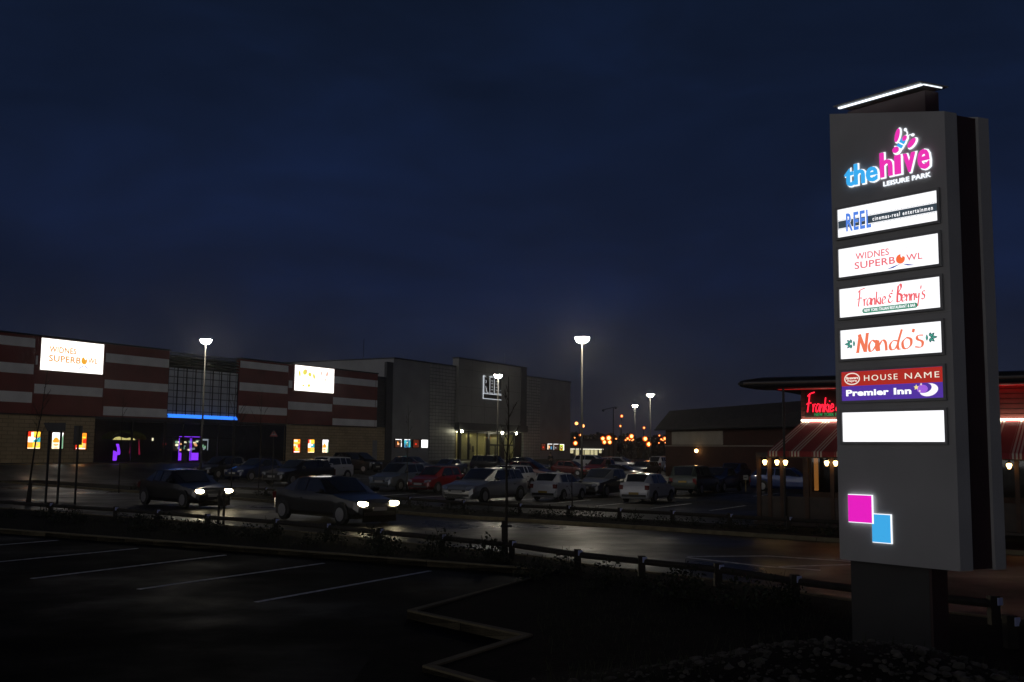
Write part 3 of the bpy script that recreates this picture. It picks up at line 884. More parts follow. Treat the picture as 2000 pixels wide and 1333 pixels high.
MB().box(77.6, 79.29, -0.70, -0.623, 5.62, 13.72).build('tower_edge', M['dark_clad'], cin)
wallpart('canopy', M['dark_clad'], [(61.5, 79.35, -0.9, 0.3, 4.72, 5.615)], cin)
MB().box(61.6, 79.2, -0.86, 0.28, 4.66, 4.715).build('soffit', M['tower_clad'], cin)
# lobby behind the glazing, lit by its own ceiling panels
lob = mat('lobby_wall', (0.42, 0.38, 0.20), 0.8, var=0.1)
wallpart('lobby_wall', lob, [(61.7, 79.2, 5.0, 5.2, 0.9, 4.6), (61.6, 61.75, 0.3, 5, 0.9, 4.6), (79.1, 79.25, 0.3, 5, 0.9, 4.6)], cin)
wallpart('lobby_floor', M['paving'], [(61.75, 79.1, 0.0, 5.0, 0.6, 0.93)], cin)
wallpart('lobby_partition', lob, [(63.9, 69.2, 1.6, 1.7, 0.93, 4.2), (71.2, 74.4, 1.2, 1.3, 0.93, 3.9), (75.3, 77.0, 1.2, 1.3, 0.93, 3.9)], cin)
wallpart('ceiling_light', emit('lobby_ceiling', (1.0, 0.90, 0.50), 9.0), [(64 + 3 * i, 65.2 + 3 * i, 0.7, 1.3, 4.5, 4.54) for i in range(5)] + [(64 + 3 * i, 65.2 + 3 * i, 3.0, 3.6, 4.5, 4.54) for i in range(5)], cin)
wallpart('lobby_ceiling', M['tower_clad'], [(61.75, 79.1, 0.3, 5.0, 4.56, 4.6)], cin)
for x0, x1 in ((61.75, 62.1), (62.9, 63.4), (65.25, 65.4), (69.9, 70.5), (73.4, 74.3), (77.2, 79.1)):
    MB().box(x0, x1, -0.02, 0.28, 0.9, 4.66).build('column', M['dark_steel'], cin)
MB().box(67.3, 67.38, -0.02, 0.12, 0.93, 4.6).build('column', M['dark_steel'], cin)
for x0, x1 in ((63.4, 65.25), (65.4, 67.3), (67.4, 69.9)):
    f = MB().box(x0, x1, 0.0, 0.1, 4.35, 4.6).build('window', M['dark_steel'], cin)
    MB().box(x0, x1, 0.04, 0.055, 0.95, 4.35).build('pane', M['glass'], f)
for x0, x1 in ((70.5, 72.0), (72.0, 73.4), (74.3, 75.8), (75.8, 77.2)):
    mb = MB(); mb.box(x0, x1, 0.0, 0.1, 2.75, 2.95); mb.box(x0, x0 + .07, 0.0, 0.1, .93, 2.75); mb.box(x1 - .07, x1, 0.0, 0.1, .93, 2.75); mb.box(x0, x1, 0.0, 0.1, 4.3, 4.6)
    f = mb.build('door', M['dark_steel'], cin)
    MB().box(x0 + .07, x1 - .07, 0.04, 0.055, .95, 2.75).build('pane', M['glass'], f)
    MB().box(x0 + .02, x1 - .02, 0.04, 0.055, 2.95, 4.3).build('pane', M['glass'], f)
    MB().tube([(x1 - 0.16, -0.05, 1.6), (x1 - 0.16, -0.05, 2.3)], 0.02).build('handle', M['steel'], f)
mb = MB()
for x0, x1, z0, z1 in ((67.7, 68.15, 2.2, 3.0), (68.6, 69.0, 1.9, 2.7)): mb.box(x0, x1, 1.56, 1.597, z0, z1)
mb.build('wall_picture', M['dark_wood'], cin)
def globe_lamp(label, x, z):
    t = local_thing('wall_lamp', label, 'lamp', x, -0.95, z, 'round lamps on the cinema entrance')
    MB().lathe([(0.02, -.17), (.10, -.14), (.16, -.05), (.16, .05), (.10, .14), (.02, .17)], n=14).build('globe', M['globe'], t, True)
    mb = MB(); mb.tube([(0, 0, .16), (0, 0.04, .34), (0, .14, .36)], .03); mb.box(-.1, .1, .05, .09, .30, .42); mb.build('bracket', M['dark_steel'], t)
globe_lamp('round white lamp at the left corner of the cinema entrance', 62.04, 4.50)
globe_lamp('round white lamp over the middle of the cinema doors', 72.18, 4.50)
globe_lamp('round white lamp at the right of the cinema doors', 75.94, 4.50)
M['reel_glow'] = emit('reel_edge_glow', (0.85, 0.92, 1.0), 0.85)
# cinema neon sign
t = local_thing('neon_sign', 'halo-lit sign with tall outlined letters and film strip on the grey tower', 'sign', 67.4, -0.70, 8.9)
MB().box(0, 4.75, 0, 0.06, 0, 3.05).build('backing', M['dark_steel'], t)
mb = MB()
mb.box(0, 0.06, -0.06, -0.002, 0, 3.05); mb.box(0.06, 0.45, -0.06, -0.002, 3.0, 3.05); mb.box(1.5, 4.75, -0.06, -0.002, 3.0, 3.05)
mb.box(0.06, 4.75, -0.06, -0.002, 0.66, 0.72); mb.box(0.06, 4.75, -0.06, -0.002, 0, 0.06)
mb.build('tube_frame', M['reel_glow'], t)
def outline_text(parent, txt, x0, x1, z0, z1, y, grow, face_m, rim_m, bold=0.0, sp=1.0):
    mb = MB(); letters(mb, txt, x0 - grow, x1 + grow, z0 - grow, z1 + grow, y, bold + grow / (z1 - z0) * 0.72, sp, 0.02); mb.build('glowing_edge', rim_m, parent)
    mb = MB(); letters(mb, txt, x0, x1, z0, z1, y - 0.022, bold, sp, 0.03); return mb.build('lettering', face_m, parent)
for ch, x0, x1 in (('R', 0.28, 1.38), ('E', 1.76, 2.56), ('E', 2.92, 3.66), ('L', 4.02, 4.66)):
    outline_text(t, ch, x0, x1, 0.86, 2.90, -0.004, 0.045, M['sign_dark'], M['reel_glow'], 0.03)

# ------------------------------------------------------------------ street lamps
def white_lamp(label, base, h, r=0.43):
    t = thing('street_lamp', label, 'street lamp', base, 0, 'white bowl lamps over the car park')
    mb = MB(); mb.tube([(0, 0, 0), (0, 0, 1.2), (0, 0, 1.25), (0, 0, h)], [0.085, 0.08, 0.06, 0.04], 10); mb.lathe([(0.16, 0), (0.16, 0.03)], n=10)
    mb.build('pole', M['steel'], t, True)
    mb = MB(); mb.lathe([(r * 0.30, h + 0.0), (r * 0.60, h + 0.04), (r * 0.85, h + 0.13), (r, h + 0.27)], n=24); mb.build('lamp_bowl', M['lamp'], t, True)
    mb = MB(); mb.lathe([(r + 0.02, h + 0.272), (r + 0.05, h + 0.285), (r * 0.6, h + 0.34), (0.05, h + 0.36)], n=24)
    mb.build('lamp_cap', M['dark_steel'], t, True)
def lamp_at(label, px, py, Y, r=0.43):
    p = at_depth(px, py, Y)
    z0 = height(p.x, p.y)
    white_lamp(label, (p.x, p.y, z0), p.z - z0 - 0.14, r)
lamp_at('white bowl street lamp on a pale pole before the blue-lit glazing', 402, 668, 64, 0.36)
lamp_at('biggest and brightest white bowl street lamp, between the two building groups', 1137, 665, 51.6, 0.365)
lamp_at('white bowl street lamp whose head hides the end of the halo-lit sign', 973, 736, 88, 0.35)
lamp_at('white bowl street lamp over the far car park, nearer the brick shed', 1270, 773, 105, 0.35)
lamp_at('lowest white bowl street lamp over the far car park among orange lights', 1240, 794, 135, 0.35)

def sodium(label, px, py, Y, r, base_y=None, small=False, group='orange lamps in the distance'):
    p = at_depth(px, py, Y)
    t = thing('street_lamp', label, 'street lamp', (p.x, p.y, 0), 0, group)
    MB().tube([(0.0, 0.5, 0), (0.0, 0.5, p.z + r * 0.9), (0.0, 0, p.z + r * 1.15)], [0.10, 0.07, 0.05], 6).build('pole', M['steel'], t)
    c = r * .55
    MB().lathe([(c * .3, -c), (c * .85, -c * .5), (c, 0), (c * .85, c * .5), (c * .3, c)], (0, 0, p.z), 10).build('lamp_head', M['small_sodium'] if small else M['sodium'], t, True)
    MB().lathe([(r * .2, -.02), (r, -.01), (r, .02), (r * .2, .04)], (0, c + .06, p.z), 14, 'y').build('halo_disc', M['sodium_halo'], t)  # glowing disc added behind the core as its painted orange halo
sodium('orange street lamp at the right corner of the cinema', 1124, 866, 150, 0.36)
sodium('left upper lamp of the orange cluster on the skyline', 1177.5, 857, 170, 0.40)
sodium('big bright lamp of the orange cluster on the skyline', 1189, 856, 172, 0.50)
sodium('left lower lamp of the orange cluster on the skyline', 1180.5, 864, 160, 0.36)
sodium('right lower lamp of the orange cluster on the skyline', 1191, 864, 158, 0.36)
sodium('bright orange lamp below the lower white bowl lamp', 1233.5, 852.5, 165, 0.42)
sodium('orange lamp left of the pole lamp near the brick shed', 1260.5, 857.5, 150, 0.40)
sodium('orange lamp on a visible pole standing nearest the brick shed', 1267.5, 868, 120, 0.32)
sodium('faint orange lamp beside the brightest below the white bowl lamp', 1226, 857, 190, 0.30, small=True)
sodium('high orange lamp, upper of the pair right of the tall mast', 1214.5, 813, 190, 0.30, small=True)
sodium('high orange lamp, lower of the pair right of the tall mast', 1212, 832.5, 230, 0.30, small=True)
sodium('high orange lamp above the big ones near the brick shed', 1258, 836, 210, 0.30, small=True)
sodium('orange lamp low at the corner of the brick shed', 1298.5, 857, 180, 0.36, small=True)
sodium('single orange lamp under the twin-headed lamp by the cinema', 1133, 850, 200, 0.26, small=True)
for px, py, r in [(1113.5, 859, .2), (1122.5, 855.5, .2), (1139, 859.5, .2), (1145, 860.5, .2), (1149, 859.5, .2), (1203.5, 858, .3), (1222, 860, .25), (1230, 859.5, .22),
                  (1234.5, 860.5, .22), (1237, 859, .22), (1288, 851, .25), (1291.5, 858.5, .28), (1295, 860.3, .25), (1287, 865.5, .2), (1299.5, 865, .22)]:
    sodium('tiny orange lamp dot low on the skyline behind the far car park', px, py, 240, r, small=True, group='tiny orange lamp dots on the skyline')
# twin-headed lamp by the cinema
p = at_depth(1132, 840, 175)
t = thing('street_lamp', 'twin-headed orange lamp on one pole beside the cinema corner', 'street lamp', (p.x, p.y, 0), 0, 'orange lamps in the distance')
MB().tube([(0, 0, 0), (0, 0, p.z + .1)], [.1, .06], 6).build('pole', M['steel'], t)
a1 = at_depth(1126, 827.5, 175) - Vector((p.x, p.y, 0)); a2 = at_depth(1138.5, 832.3, 175) - Vector((p.x, p.y, 0))
MB().tube([a1, (0, 0, p.z), a2], .05, 6).build('arm', M['steel'], t)
for a in (a1, a2): MB().lathe([(.1, -.25), (.26, -.12), (.26, .12), (.1, .25)], a, 8).build('lamp_head', M['small_sodium'], t, True)
# unlit mast
p = at_depth(1198, 796, 170)
t = thing('lighting_mast', 'tall thin unlit mast with two arms against the dusk sky', 'mast', (p.x, p.y, 0))
MB().tube([(0, 0, 0), (0, 0, p.z)], [.16, .08], 6).build('pole', M['dark_steel'], t)
MB().tube([at_depth(1178, 801, 170) - Vector((p.x, p.y, 0)), (0, 0, p.z), at_depth(1203, 795, 170) - Vector((p.x, p.y, 0))], .06, 6).build('arm', M['dark_steel'], t)
for q in ((1178.5, 802), (1203, 797)):
    a = at_depth(q[0], q[1], 170) - Vector((p.x, p.y, 0)); MB().lathe([(.08, -.2), (.22, -.1), (.22, .1), (.08, .2)], a, 8).build('lamp_head', M['steel'], t)
# rooftop aerials on the cinema
for px, y0, y1, Yd, lab in ((709.5, 663, 701, 118, 'thin aerial rod on the cinema roof, left one'), (986, 690, 712, 150, 'short thin aerial on the cinema roof behind the tower')):
    a = at_depth(px, y1 + 6, Yd); b = at_depth(px, y0, Yd)
    t = thing('aerial', lab, 'aerial', (a.x, a.y, 12.5))
    MB().tube([(0, 0, 0), (0, 0, b.z - 12.5)], .03, 5).build('rod', M['dark_steel'], t)
    MB().box(-.3, .3, -.02, .02, (b.z - 12.5) * .6, (b.z - 12.5) * .6 + .03).build('cross_bar', M['dark_steel'], t)

# ------------------------------------------------------------------ far background
p = at_depth(1113, 884, 215); q = at_depth(1177, 884, 215)
t = thing('lit_store', 'low distant building with a row of lit windows beyond the car park', 'building', (p.x - 6, 215, 0))
wd = q.x - p.x
MB().box(0, wd + 9, 0.3, 14, 0, 4.2).build('wall', M['dark_clad'], t)
MB().box(-.3, wd + 9.3, -.2, 14.2, 4.2, 4.6).build('roof', M['roof_tile'], t)
lit = emit('store_window', (0.80, 0.72, 0.40), 0.75)
for a, b, z0 in ((1113, 1120, 1.6), (1122.5, 1132.5, 1.0), (1137, 1140, .8), (1142, 1152, .8), (1153.5, 1159.5, .8), (1161, 1167, 1.2), (1170, 1175, 1.7)):
    xa, xb = at_depth(a, 885, 215).x - p.x + 6, at_depth(b, 885, 215).x - p.x + 6
    f = MB().box(xa - .08, xb + .08, .2, .298, z0 - .1, 2.4).build('window', M['dark_steel'], t)
    MB().box(xa, xb, .17, .198, z0, 2.32).build('pane', lit, f)
MB().box(6, wd + 6.2, .1, .298, 2.42, 2.55).build('light_strip', emit('store_strip', (1.0, 0.95, 0.75), 1.6), t)
def far_trees():
    mb = MB(); r = random.Random(3)
    for i in range(46):
        px = r.uniform(1060, 1420)
        Y = r.uniform(245, 300)
        p = at_depth(px, 860, Y)
        hh = r.uniform(3.5, 6.2) * Y / 250
        wv = r.uniform(3, 6)
        for k in range(130):
            a = r.random() * 2 * math.pi; rr = math.sqrt(r.random()) * wv; zz = r.random() ** 0.8 * hh
            rr *= math.sqrt(max(0.05, 1 - (zz / hh) ** 2))
            c = Vector((p.x + rr * math.cos(a), Y + rr * math.sin(a), zz))
            s = r.uniform(.5, 1.1)
            e1 = Vector((r.uniform(-1, 1), r.uniform(-1, 1), r.uniform(-1, 1))).normalized() * s
            e2 = Vector((r.uniform(-1, 1), r.uniform(-1, 1), r.uniform(-1, 1))).normalized() * s
            mb.add([c - e1, c - e2, c + e1, c + e2], [(0, 1, 2, 3)])
    tag(mb.build('far_wood', M['far_leaf']), 'dark mass of distant trees on the skyline behind the far car park', 'trees', kind='stuff')
far_trees()

# brick shed at the right back
S0 = at_depth(1300, 905, 95)
shed = thing('brick_shed', 'large dark brick retail shed with a sheet roof and pale wall panel', 'building', (S0.x, S0.y, 0), R(90 - 155))
MB().box(0, 40, 0, 16, 0, 4.2).build('wall', M['brick'], shed)
MB().box(-0.02, 40, -0.08, -0.002, 2.72, 2.80).build('brick_band', M['cream'], shed)
MB().box(1.1, 8.75, -0.05, -0.003, 2.86, 4.04).build('wall_panel', M['cream'], shed)
mb = MB()
mb.add([(-.6, -.7, 4.2), (40.6, -.7, 4.2), (40.6, .6, 6.35), (-.2, .6, 5.8), (-.6, -.7, 4.38), (40.6, -.7, 4.38), (40.6, .6, 6.55), (-.2, .6, 6.0), (40.6, 16.5, 6.5), (-.2, 16.5, 5.95), (-.6, 16.5, 4.2), (40.6, 16.5, 4.2)],
       [(0, 1, 5, 4), (4, 5, 6, 7), (7, 6, 8, 9), (0, 4, 7, 9, 10), (1, 11, 8, 6, 5), (0, 10, 11, 1), (9, 8, 11, 10)])
mb.build('roof', M['roof_tile'], shed)
MB().tube([(-.6, -.78, 4.22), (40.6, -.78, 4.22)], .08, 6).build('gutter', M['dark_steel'], shed)
pl = at_depth(1360, 881, 90.2)
t = thing('wall_lamp', 'small warm lamp on the brick shed wall', 'lamp', (pl.x, pl.y, pl.z), R(90 - 155))
MB().lathe([(.05, -.16), (.16, -.08), (.16, .08), (.05, .16)], (0, 0, 0), 10).build('globe', emit('warm_globe', (1.0, .6, .22), 9.0), t, True)
MB().tube([(0, 0, .16), (0, .1, .22), (0, .5, .22)], .03, 6).build('bracket', M['dark_steel'], t)

# ------------------------------------------------------------------ restaurant
EV = at_depth(1500, 884, 33)
RROT = R(90 - 119.9)
RX = Vector((math.sin(R(119.9)), math.cos(R(119.9)), 0)); RY = Vector((-RX.y, RX.x, 0))
ELOC = (EV.x, EV.y, 0)
rest = thing('restaurant', 'timber restaurant with red striped awning, bronze edged flat roof and lit veranda', 'building', ELOC, RROT)
def rp(name, m, boxes):
    for b in boxes: o = MB().box(*b).build(name, m, rest)
    return o
aw, awt, aod = new_mat('awning_cloth')
tcn = N(awt, 'ShaderNodeTexCoord'); sx = N(awt, 'ShaderNodeSeparateXYZ'); awt.links.new(tcn.outputs['Object'], sx.inputs[0])
fr = math_node(awt, 'FRACT', math_node(awt, 'DIVIDE', math_node(awt, 'ADD', sx.outputs[0], 10.0), 0.70))
inb = math_node(awt, 'MULTIPLY', math_node(awt, 'GREATER_THAN', fr, 0.28), math_node(awt, 'LESS_THAN', fr, 0.72))
thin = math_node(awt, 'GREATER_THAN', math_node(awt, 'FRACT', math_node(awt, 'MULTIPLY', fr, 7.0)), 0.46)
st = math_node(awt, 'MULTIPLY', inb, thin)
mxa = N(awt, 'ShaderNodeMix', data_type='RGBA')
awt.links.new(st, mxa.inputs[0]); mxa.inputs[6].default_value = (0.30, 0.028, 0.032, 1); mxa.inputs[7].default_value = (0.62, 0.58, 0.48, 1)
awt.links.new(mxa.outputs[2], aod.inputs['Base Color']); aod.inputs['Roughness'].default_value = 0.85
mb = MB()
mb.add([(0, 0, 2.30), (30, 0, 2.30), (30, 4.33, 3.36), (0.02, 4.33, 3.36), (0, 0, 2.33), (30, 0, 2.33), (30, 4.33, 3.39), (0.02, 4.33, 3.39)],
       [(0, 3, 2, 1), (4, 5, 6, 7), (0, 1, 5, 4), (1, 2, 6, 5), (2, 3, 7, 6), (3, 0, 4, 7)])
mb.box(0.0, 30, -0.03, -0.002, 2.16, 2.32)
mb.build('awning', aw, rest)
rp('awning_beam', M['dark_wood'], [(-0.4, 30, 0.03, 0.15, 2.12, 2.28)])
rp('upper_wall', M['dark_wood'], [(0, 30, 4.35, 4.6, 3.2, 4.75)])
mb = MB()
for i in range(8): mb.box(0, 30, 4.30, 4.348, 3.46 + i * .165, 3.60 + i * .165)
mb.build('weatherboard', mat('red_brown_boards', (0.22, 0.06, 0.05), .6), rest)
rp('lower_wall', M['wood'], [(0, 30, 4.35, 4.6, 0, 0.85), (0, 0.25, 4.35, 4.6, 0.85, 3.2), (0.25, 30, 4.35, 4.6, 2.25, 3.2), (2.0, 2.3, 4.35, 4.6, .85, 2.25), (5.0, 5.3, 4.35, 4.6, .85, 2.25), (8.0, 8.3, 4.35, 4.6, .85, 2.25)])
rp('side_wall', M['dark_wood'], [(0, 0.25, 4.602, 14, 0, 4.7)])
rp('back_wall', M['dark_wood'], [(0.25, 30, 9, 9.2, 0, 4.7)])
for x0, x1 in ((0.25, 2.0), (2.3, 5.0), (5.3, 8.0)):
    mb = MB(); mb.box(x0, x0 + .06, 4.33, 4.42, .85, 2.25); mb.box(x1 - .06, x1, 4.33, 4.42, .85, 2.25); mb.box(x0 + .06, x1 - .06, 4.33, 4.42, .85, .91); mb.box(x0 + .06, x1 - .06, 4.33, 4.42, 2.19, 2.25)
    f = mb.build('window', M['wood'], rest)
    MB().box(x0 + .06, x1 - .06, 4.37, 4.385, .91, 2.19).build('pane', M['glass'], f)
rp('curtain', emit('lit_curtain', (0.55, 0.20, 0.04), 0.45), [(0.36, 0.50, 4.5, 4.55, .95, 2.15)])
# flat roof with rounded bronze nose
mb = MB()
def roof_sec(x, k=1.0):
    return [(x, 4.9 - 5.3, 4.55)]
nose = [(0.0, 4.32), (-.12, 4.345), (-.20, 4.42), (-.22, 4.50), (-.20, 4.57), (-.10, 4.66), (0.6, 4.74), (12, 5.05), (12, 4.92), (1.02, 4.66), (1.0, 4.33)]
ends = [(-0.95, 0.15), (-0.86, 0.55), (-0.65, 0.8), (-0.30, 1.0), (30, 1.0)]
vs = []; fs = []
for x, k in ends:
    for y, z in nose:
        zz = 4.50 + (z - 4.50) * k
        vs.append((x, y if y > 0.5 else y * k, zz))
n = len(nose)
for i in range(len(ends) - 1):
    for j in range(n):
        a = i * n + j; b = i * n + (j + 1) % n
        fs.append((a, b, b + n, a + n))
fs.append(tuple(range(n - 1, -1, -1))); fs.append(tuple(range((len(ends) - 1) * n, len(ends) * n)))
mb.add(vs, fs); mb.build('roof', M['dark_steel'], rest)
MB().tube([(-0.70, -.215, 4.50), (-.3, -.232, 4.50), (30, -.232, 4.50)], .04, 8).build('roof_trim', M['bronze'], rest)
MB().tube([(.35, .02, 4.29), (1.6, .02, 4.285), (30, .02, 4.285)], .012, 6).build('soffit_tube', emit('dim_red_tube', (1, .03, .03), 0.35), rest)
MB().box(0.02, 30, 4.18, 4.29, 3.405, 3.45).build('light_strip', M['tube'], rest)
for x in (4.2, 5.7, 7.2, 8.7): MB().tube([(x, 3.95, 4.72), (x + 1.4, 3.95, 4.72)], .03, 6).build('neon_tube', M['neon_wash'], rest)
MB().tube([(0.52, -0.02, 0), (0.53, -0.02, 4.33)], .04, 8).build('roof_pole', M['dark_steel'], rest)
for x in (-0.33, 0.02, 0.42, 1.2, 1.98, 3.2, 4.4, 5.6, 6.6, 7.15, 8.3):
    MB().box(x - .06, x + .06, .03, .15, 0, 2.12).build('column', M['wood'], rest)
mb = MB(); mb.box(-.35, 9, .05, .13, .80, .90); mb.box(-.35, 9, .07, .11, .1, .80); mb.build('balustrade', M['dark_wood'], rest)
rp('deck', M['dark_wood'], [(-0.5, 30, .0, 4.3, -.1, .09)])
def rest_thing(name, label, cat, x, y, z, group=None):
    p = Vector(ELOC) + RX * x + RY * y
    return thing(name, label, cat, (p.x, p.y, z), RROT, group)
def lantern(label, x, z=1.97):
    t = rest_thing('wall_lantern', label, 'lantern', x, -0.10, z, 'warm lanterns on the restaurant veranda')
    MB().lathe([(.035, -.085), (.075, .02), (.07, .055), (.04, .075)], (0, 0, 0), 8).build('lantern_glass', M['lantern'], t)
    mb = MB(); mb.lathe([(.09, .077), (.02, .14), (.012, .17)], (0, 0, 0), 8); mb.tube([(0, 0, .16), (0, .05, .18), (0, .128, .14)], .012, 6); mb.build('bracket', M['black'], t)
for lab, x in (('warm veranda lantern at the far left of the restaurant', -0.08), ('warm veranda lantern second from left, just left of the roof pole', 0.31), ('warm veranda lantern right beside the roof pole', 0.58),
               ('warm veranda lantern left of the pair next to the tall sign', 1.86), ('warm veranda lantern half hidden by the left edge of the tall sign', 2.13), ('warm veranda lantern seen right of the tall sign', 6.97)):
    lantern(lab, x)
# script neon
t = rest_thing('neon_sign', 'red script neon sign with small green lettering on the dark timber wall above the awning', 'sign', 0.17, 4.20, 3.58)
mb = MB()
k = 0.62
for s in script_strokes("Frankie & Benny's", 0.05, 0.14, k, 0.40, 0.10):
    mb.tube([(p.x, 0, p.y) for p in smooth_path(s, 4)], 0.022, 6)
mb.build('neon_lettering', M['neon_red'], t)
mb = MB(); letters(mb, 'NEW YORK ITALIAN RESTAURANT & BAR', 0.32, 2.75, 0.0, 0.11, 0.03, 0.01, 1.1, 0.02); mb.build('green_lettering', M['neon_green'], t)
MB().box(-.02, 2.9, .06, .09, -.04, .9).build('backing', M['dark_wood'], t)

# ------------------------------------------------------------------ tall sign in the foreground
d = sight(1876, 1115); tq = 10.5 / d.y
Q = Vector((d.x * tq, 10.5, 0))
pa = R(-39)
SX = Vector((-math.sin(pa), -math.cos(pa), 0))
WID = 1.385
SO = Q - SX * WID
SH = 0.295
pyl = thing('pylon_sign', 'tall grey illuminated leisure park sign with six lit tenant panels on a dark plinth', 'sign', (SO.x, SO.y, 0.0), math.atan2(SX.y, SX.x))
def slab_sheared(name, m, x0, x1, y0, y1, z0, zl, zr, parent=pyl):
    mb = MB()
    a, b = SH * y0, SH * y1
    mb.add([(x0 + a, y0, z0), (x1 + a, y0, z0), (x1 + b, y1, z0), (x0 + b, y1, z0), (x0 + a, y0, zl), (x1 + a, y0, zr), (x1 + b, y1, zr), (x0 + b, y1, zl)],
           [(0, 3, 2, 1), (4, 5, 6, 7), (0, 1, 5, 4), (1, 2, 6, 5), (2, 3, 7, 6), (3, 0, 4, 7)])
    return mb.build(name, m, parent)
slab_sheared('front_slab', M['sign_grey'], 0, WID, 0, 0.165, 1.12, 6.22, 5.90)
slab_sheared('core', M['sign_dark'], 0.03, WID - 0.03, 0.167, 0.455, 1.13, 6.20, 5.89)
slab_sheared('back_slab', M['sign_grey'], 0, WID, 0.457, 0.60, 1.12, 6.22, 5.90)
slab_sheared('plinth', M['sign_post'], -0.055, 0.875, 0.20, 0.42, -0.3, 1.118, 1.118)
slab_sheared('plinth_edge', M['sign_dark'], 0.877, 0.905, 0.202, 0.41, -0.3, 1.115, 1.115)
fin = slab_sheared('fin', M['sign_dark'], 0.05, 1.01, 0.20, 0.385, 5.93, 6.262, 6.262)
slab_sheared('cap', M['sign_trim'], 0.02, 1.10, 0.03, 0.42, 6.300, 6.315, 6.315, fin)
slab_sheared('led_strip', M['led'], 0.04, 1.065, 0.078, 0.105, 6.283, 6.298, 6.298, fin)
slab_sheared('led_strip', M['led'], 1.067, 1.077, 0.107, 0.36, 6.290, 6.298, 6.298, fin)
mb = MB(); mb.box(-0.002, WID + 0.002, -0.002, 0.0, 3.76, 3.766); mb.build('joint', M['sign_trim'], pyl)

# tenant panels
def tenant(z0, lit='panel_on'):
    x0, x1, h = 0.09, 1.285, 0.325
    mb = MB()
    b = 0.028
    mb.box(x0 - b, x0, -0.035, -0.001, z0 - b, z0 + h + b); mb.box(x1, x1 + b, -0.035, -0.001, z0 - b, z0 + h + b)
    mb.box(x0, x1, -0.035, -0.001, z0 - b, z0); mb.box(x0, x1, -0.035, -0.001, z0 + h, z0 + h + b)
    t = MB().box(x0 + .001, x1 - .001, -0.02, -0.0015, z0 + .001, z0 + h - .001).build('tenant_panel', M[lit] if isinstance(lit, str) else lit, pyl)
    mb.build('frame', M['sign_trim'], t)
    return t
def ink(n, c, k=1.0): return emit(n, c, k)
PY = -0.0205
# 1 cinema
z0 = 4.735
t = tenant(z0)
ch = ink('charcoal_print', hx('3a4650')[:3])
mb = MB(); mb.box(0.095, 1.28, PY - .002, PY, z0 + .105, z0 + .19)
for zz in (z0 + .092, z0 + .198):
    for i in range(70): mb.box(0.095 + i * .01693, 0.095 + i * .01693 + .009, PY - .0015, PY, zz, zz + .006)
mb.build('film_strip', ch, t)
mb = MB(); letters(mb, 'REEL', 0.20, 0.505, z0 + .055, z0 + .258, PY - .0025, 0.015, 1.0, .003); mb.build('white_outline', M['panel_on'], t)
mb = MB()
for c_, a, b in (('R', .20, .282), ('E', .296, .358), ('E', .376, .438), ('L', .456, .512)): letters(mb, c_, a, b, z0 + .055, z0 + .262, PY - .006, 0.02, 1.0, .003)
mb.build('lettering', ink('blue_letters', (0.09, 0.24, 0.80)), t)
mb = MB(); letters(mb, 'cinemas-real entertainmen', 0.53, 1.235, z0 + .124, z0 + .170, PY - .0025, 0.012, 1.35, .002); mb.build('small_lettering', M['panel_on'], t)
# 2 bowling
z0 = 4.275
t = tenant(z0)
pinkred = ink('coral_print', (0.85, 0.17, 0.20))
for wd_ in (('WIDNES', 0.305, 0.715, .175, .250, .010), ('SUPERB', 0.29, 0.785, .070, .150, .013), ('WL', 0.915, 1.10, .080, .150, .010)):
    mb = MB(); letters(mb, wd_[0], wd_[1], wd_[2], z0 + wd_[3], z0 + wd_[4], PY, wd_[5], 1.05, .003); mb.build('lettering', pinkred, t)
MB().prism(ellipse(.848, z0 + .112, .052, .052, 20), PY - .004, PY).build('ball_emblem', ink('orange_ball', (0.95, 0.16, 0.05)), t)
MB().prism([(.855, z0 + .17), (.905, z0 + .165), (.895, z0 + .13), (.872, z0 + .143), (.868, z0 + .12), (.852, z0 + .14)], PY - .006, PY - .0042).build('ball_glint', M['panel_on'], t)
mb = MB(); mb.prism([(.68, z0 + .018), (.76, z0 + .025), (.845, z0 + .058), (.76, z0 + .042)], PY - .003, PY); mb.prism([(.86, z0 + .058), (.93, z0 + .03), (1.02, z0 + .022), (.93, z0 + .046)], PY - .003, PY)
mb.build('lane_emblem', ink('navy_print', (0.06, 0.08, 0.36)), t)
mb = MB()
for cx in (.765, .855, .94):
    dz = .012 if cx == .855 else 0
    pin = [(cx, z0 + .165 + dz), (cx - .022, z0 + .19 + dz), (cx - .014, z0 + .215 + dz), (cx - .024, z0 + .245 + dz), (cx, z0 + .268 + dz), (cx + .024, z0 + .245 + dz), (cx + .014, z0 + .215 + dz), (cx + .022, z0 + .19 + dz)]
    ribbon(mb, pin, PY, .002, 0.5, .005)
mb.build('pin_emblem', ink('pale_rose_print', (0.85, 0.68, 0.70)), t)
# 3 script restaurant
z0 = 3.815
t = tenant(z0)
mb = MB()
wds = script_width("Frankie & Benny's")
for i, s in enumerate(script_strokes("Frankie & Benny's", 0.315, z0 + .105, .175, .80 / wds, 0.08)):
    ribbon(mb, s, PY, .003, 0.6, .027 if i in (0, 18, 19, 20) else .018)
mb.build('lettering', ink('red_script', (0.88, 0.13, 0.15)), t)
g = MB().prism([(x, z) for x, z in ellipse(.40, z0 + .052, .028, .028, 10, 0, math.pi / 2, math.pi * 1.5)] + ellipse(1.0, z0 + .052, .028, .028, 10, 0, -math.pi / 2, math.pi / 2), PY - .002, PY)
g.build('green_bar', ink('green_print', (0.03, 0.25, 0.15)), t)
mb = MB(); letters(mb, 'NEW YORK ITALIAN RESTAURANT & BAR', .395, 1.005, z0 + .037, z0 + .070, PY - .0022, .012, 1.05, .002); mb.build('bar_lettering', M['panel_on'], t)
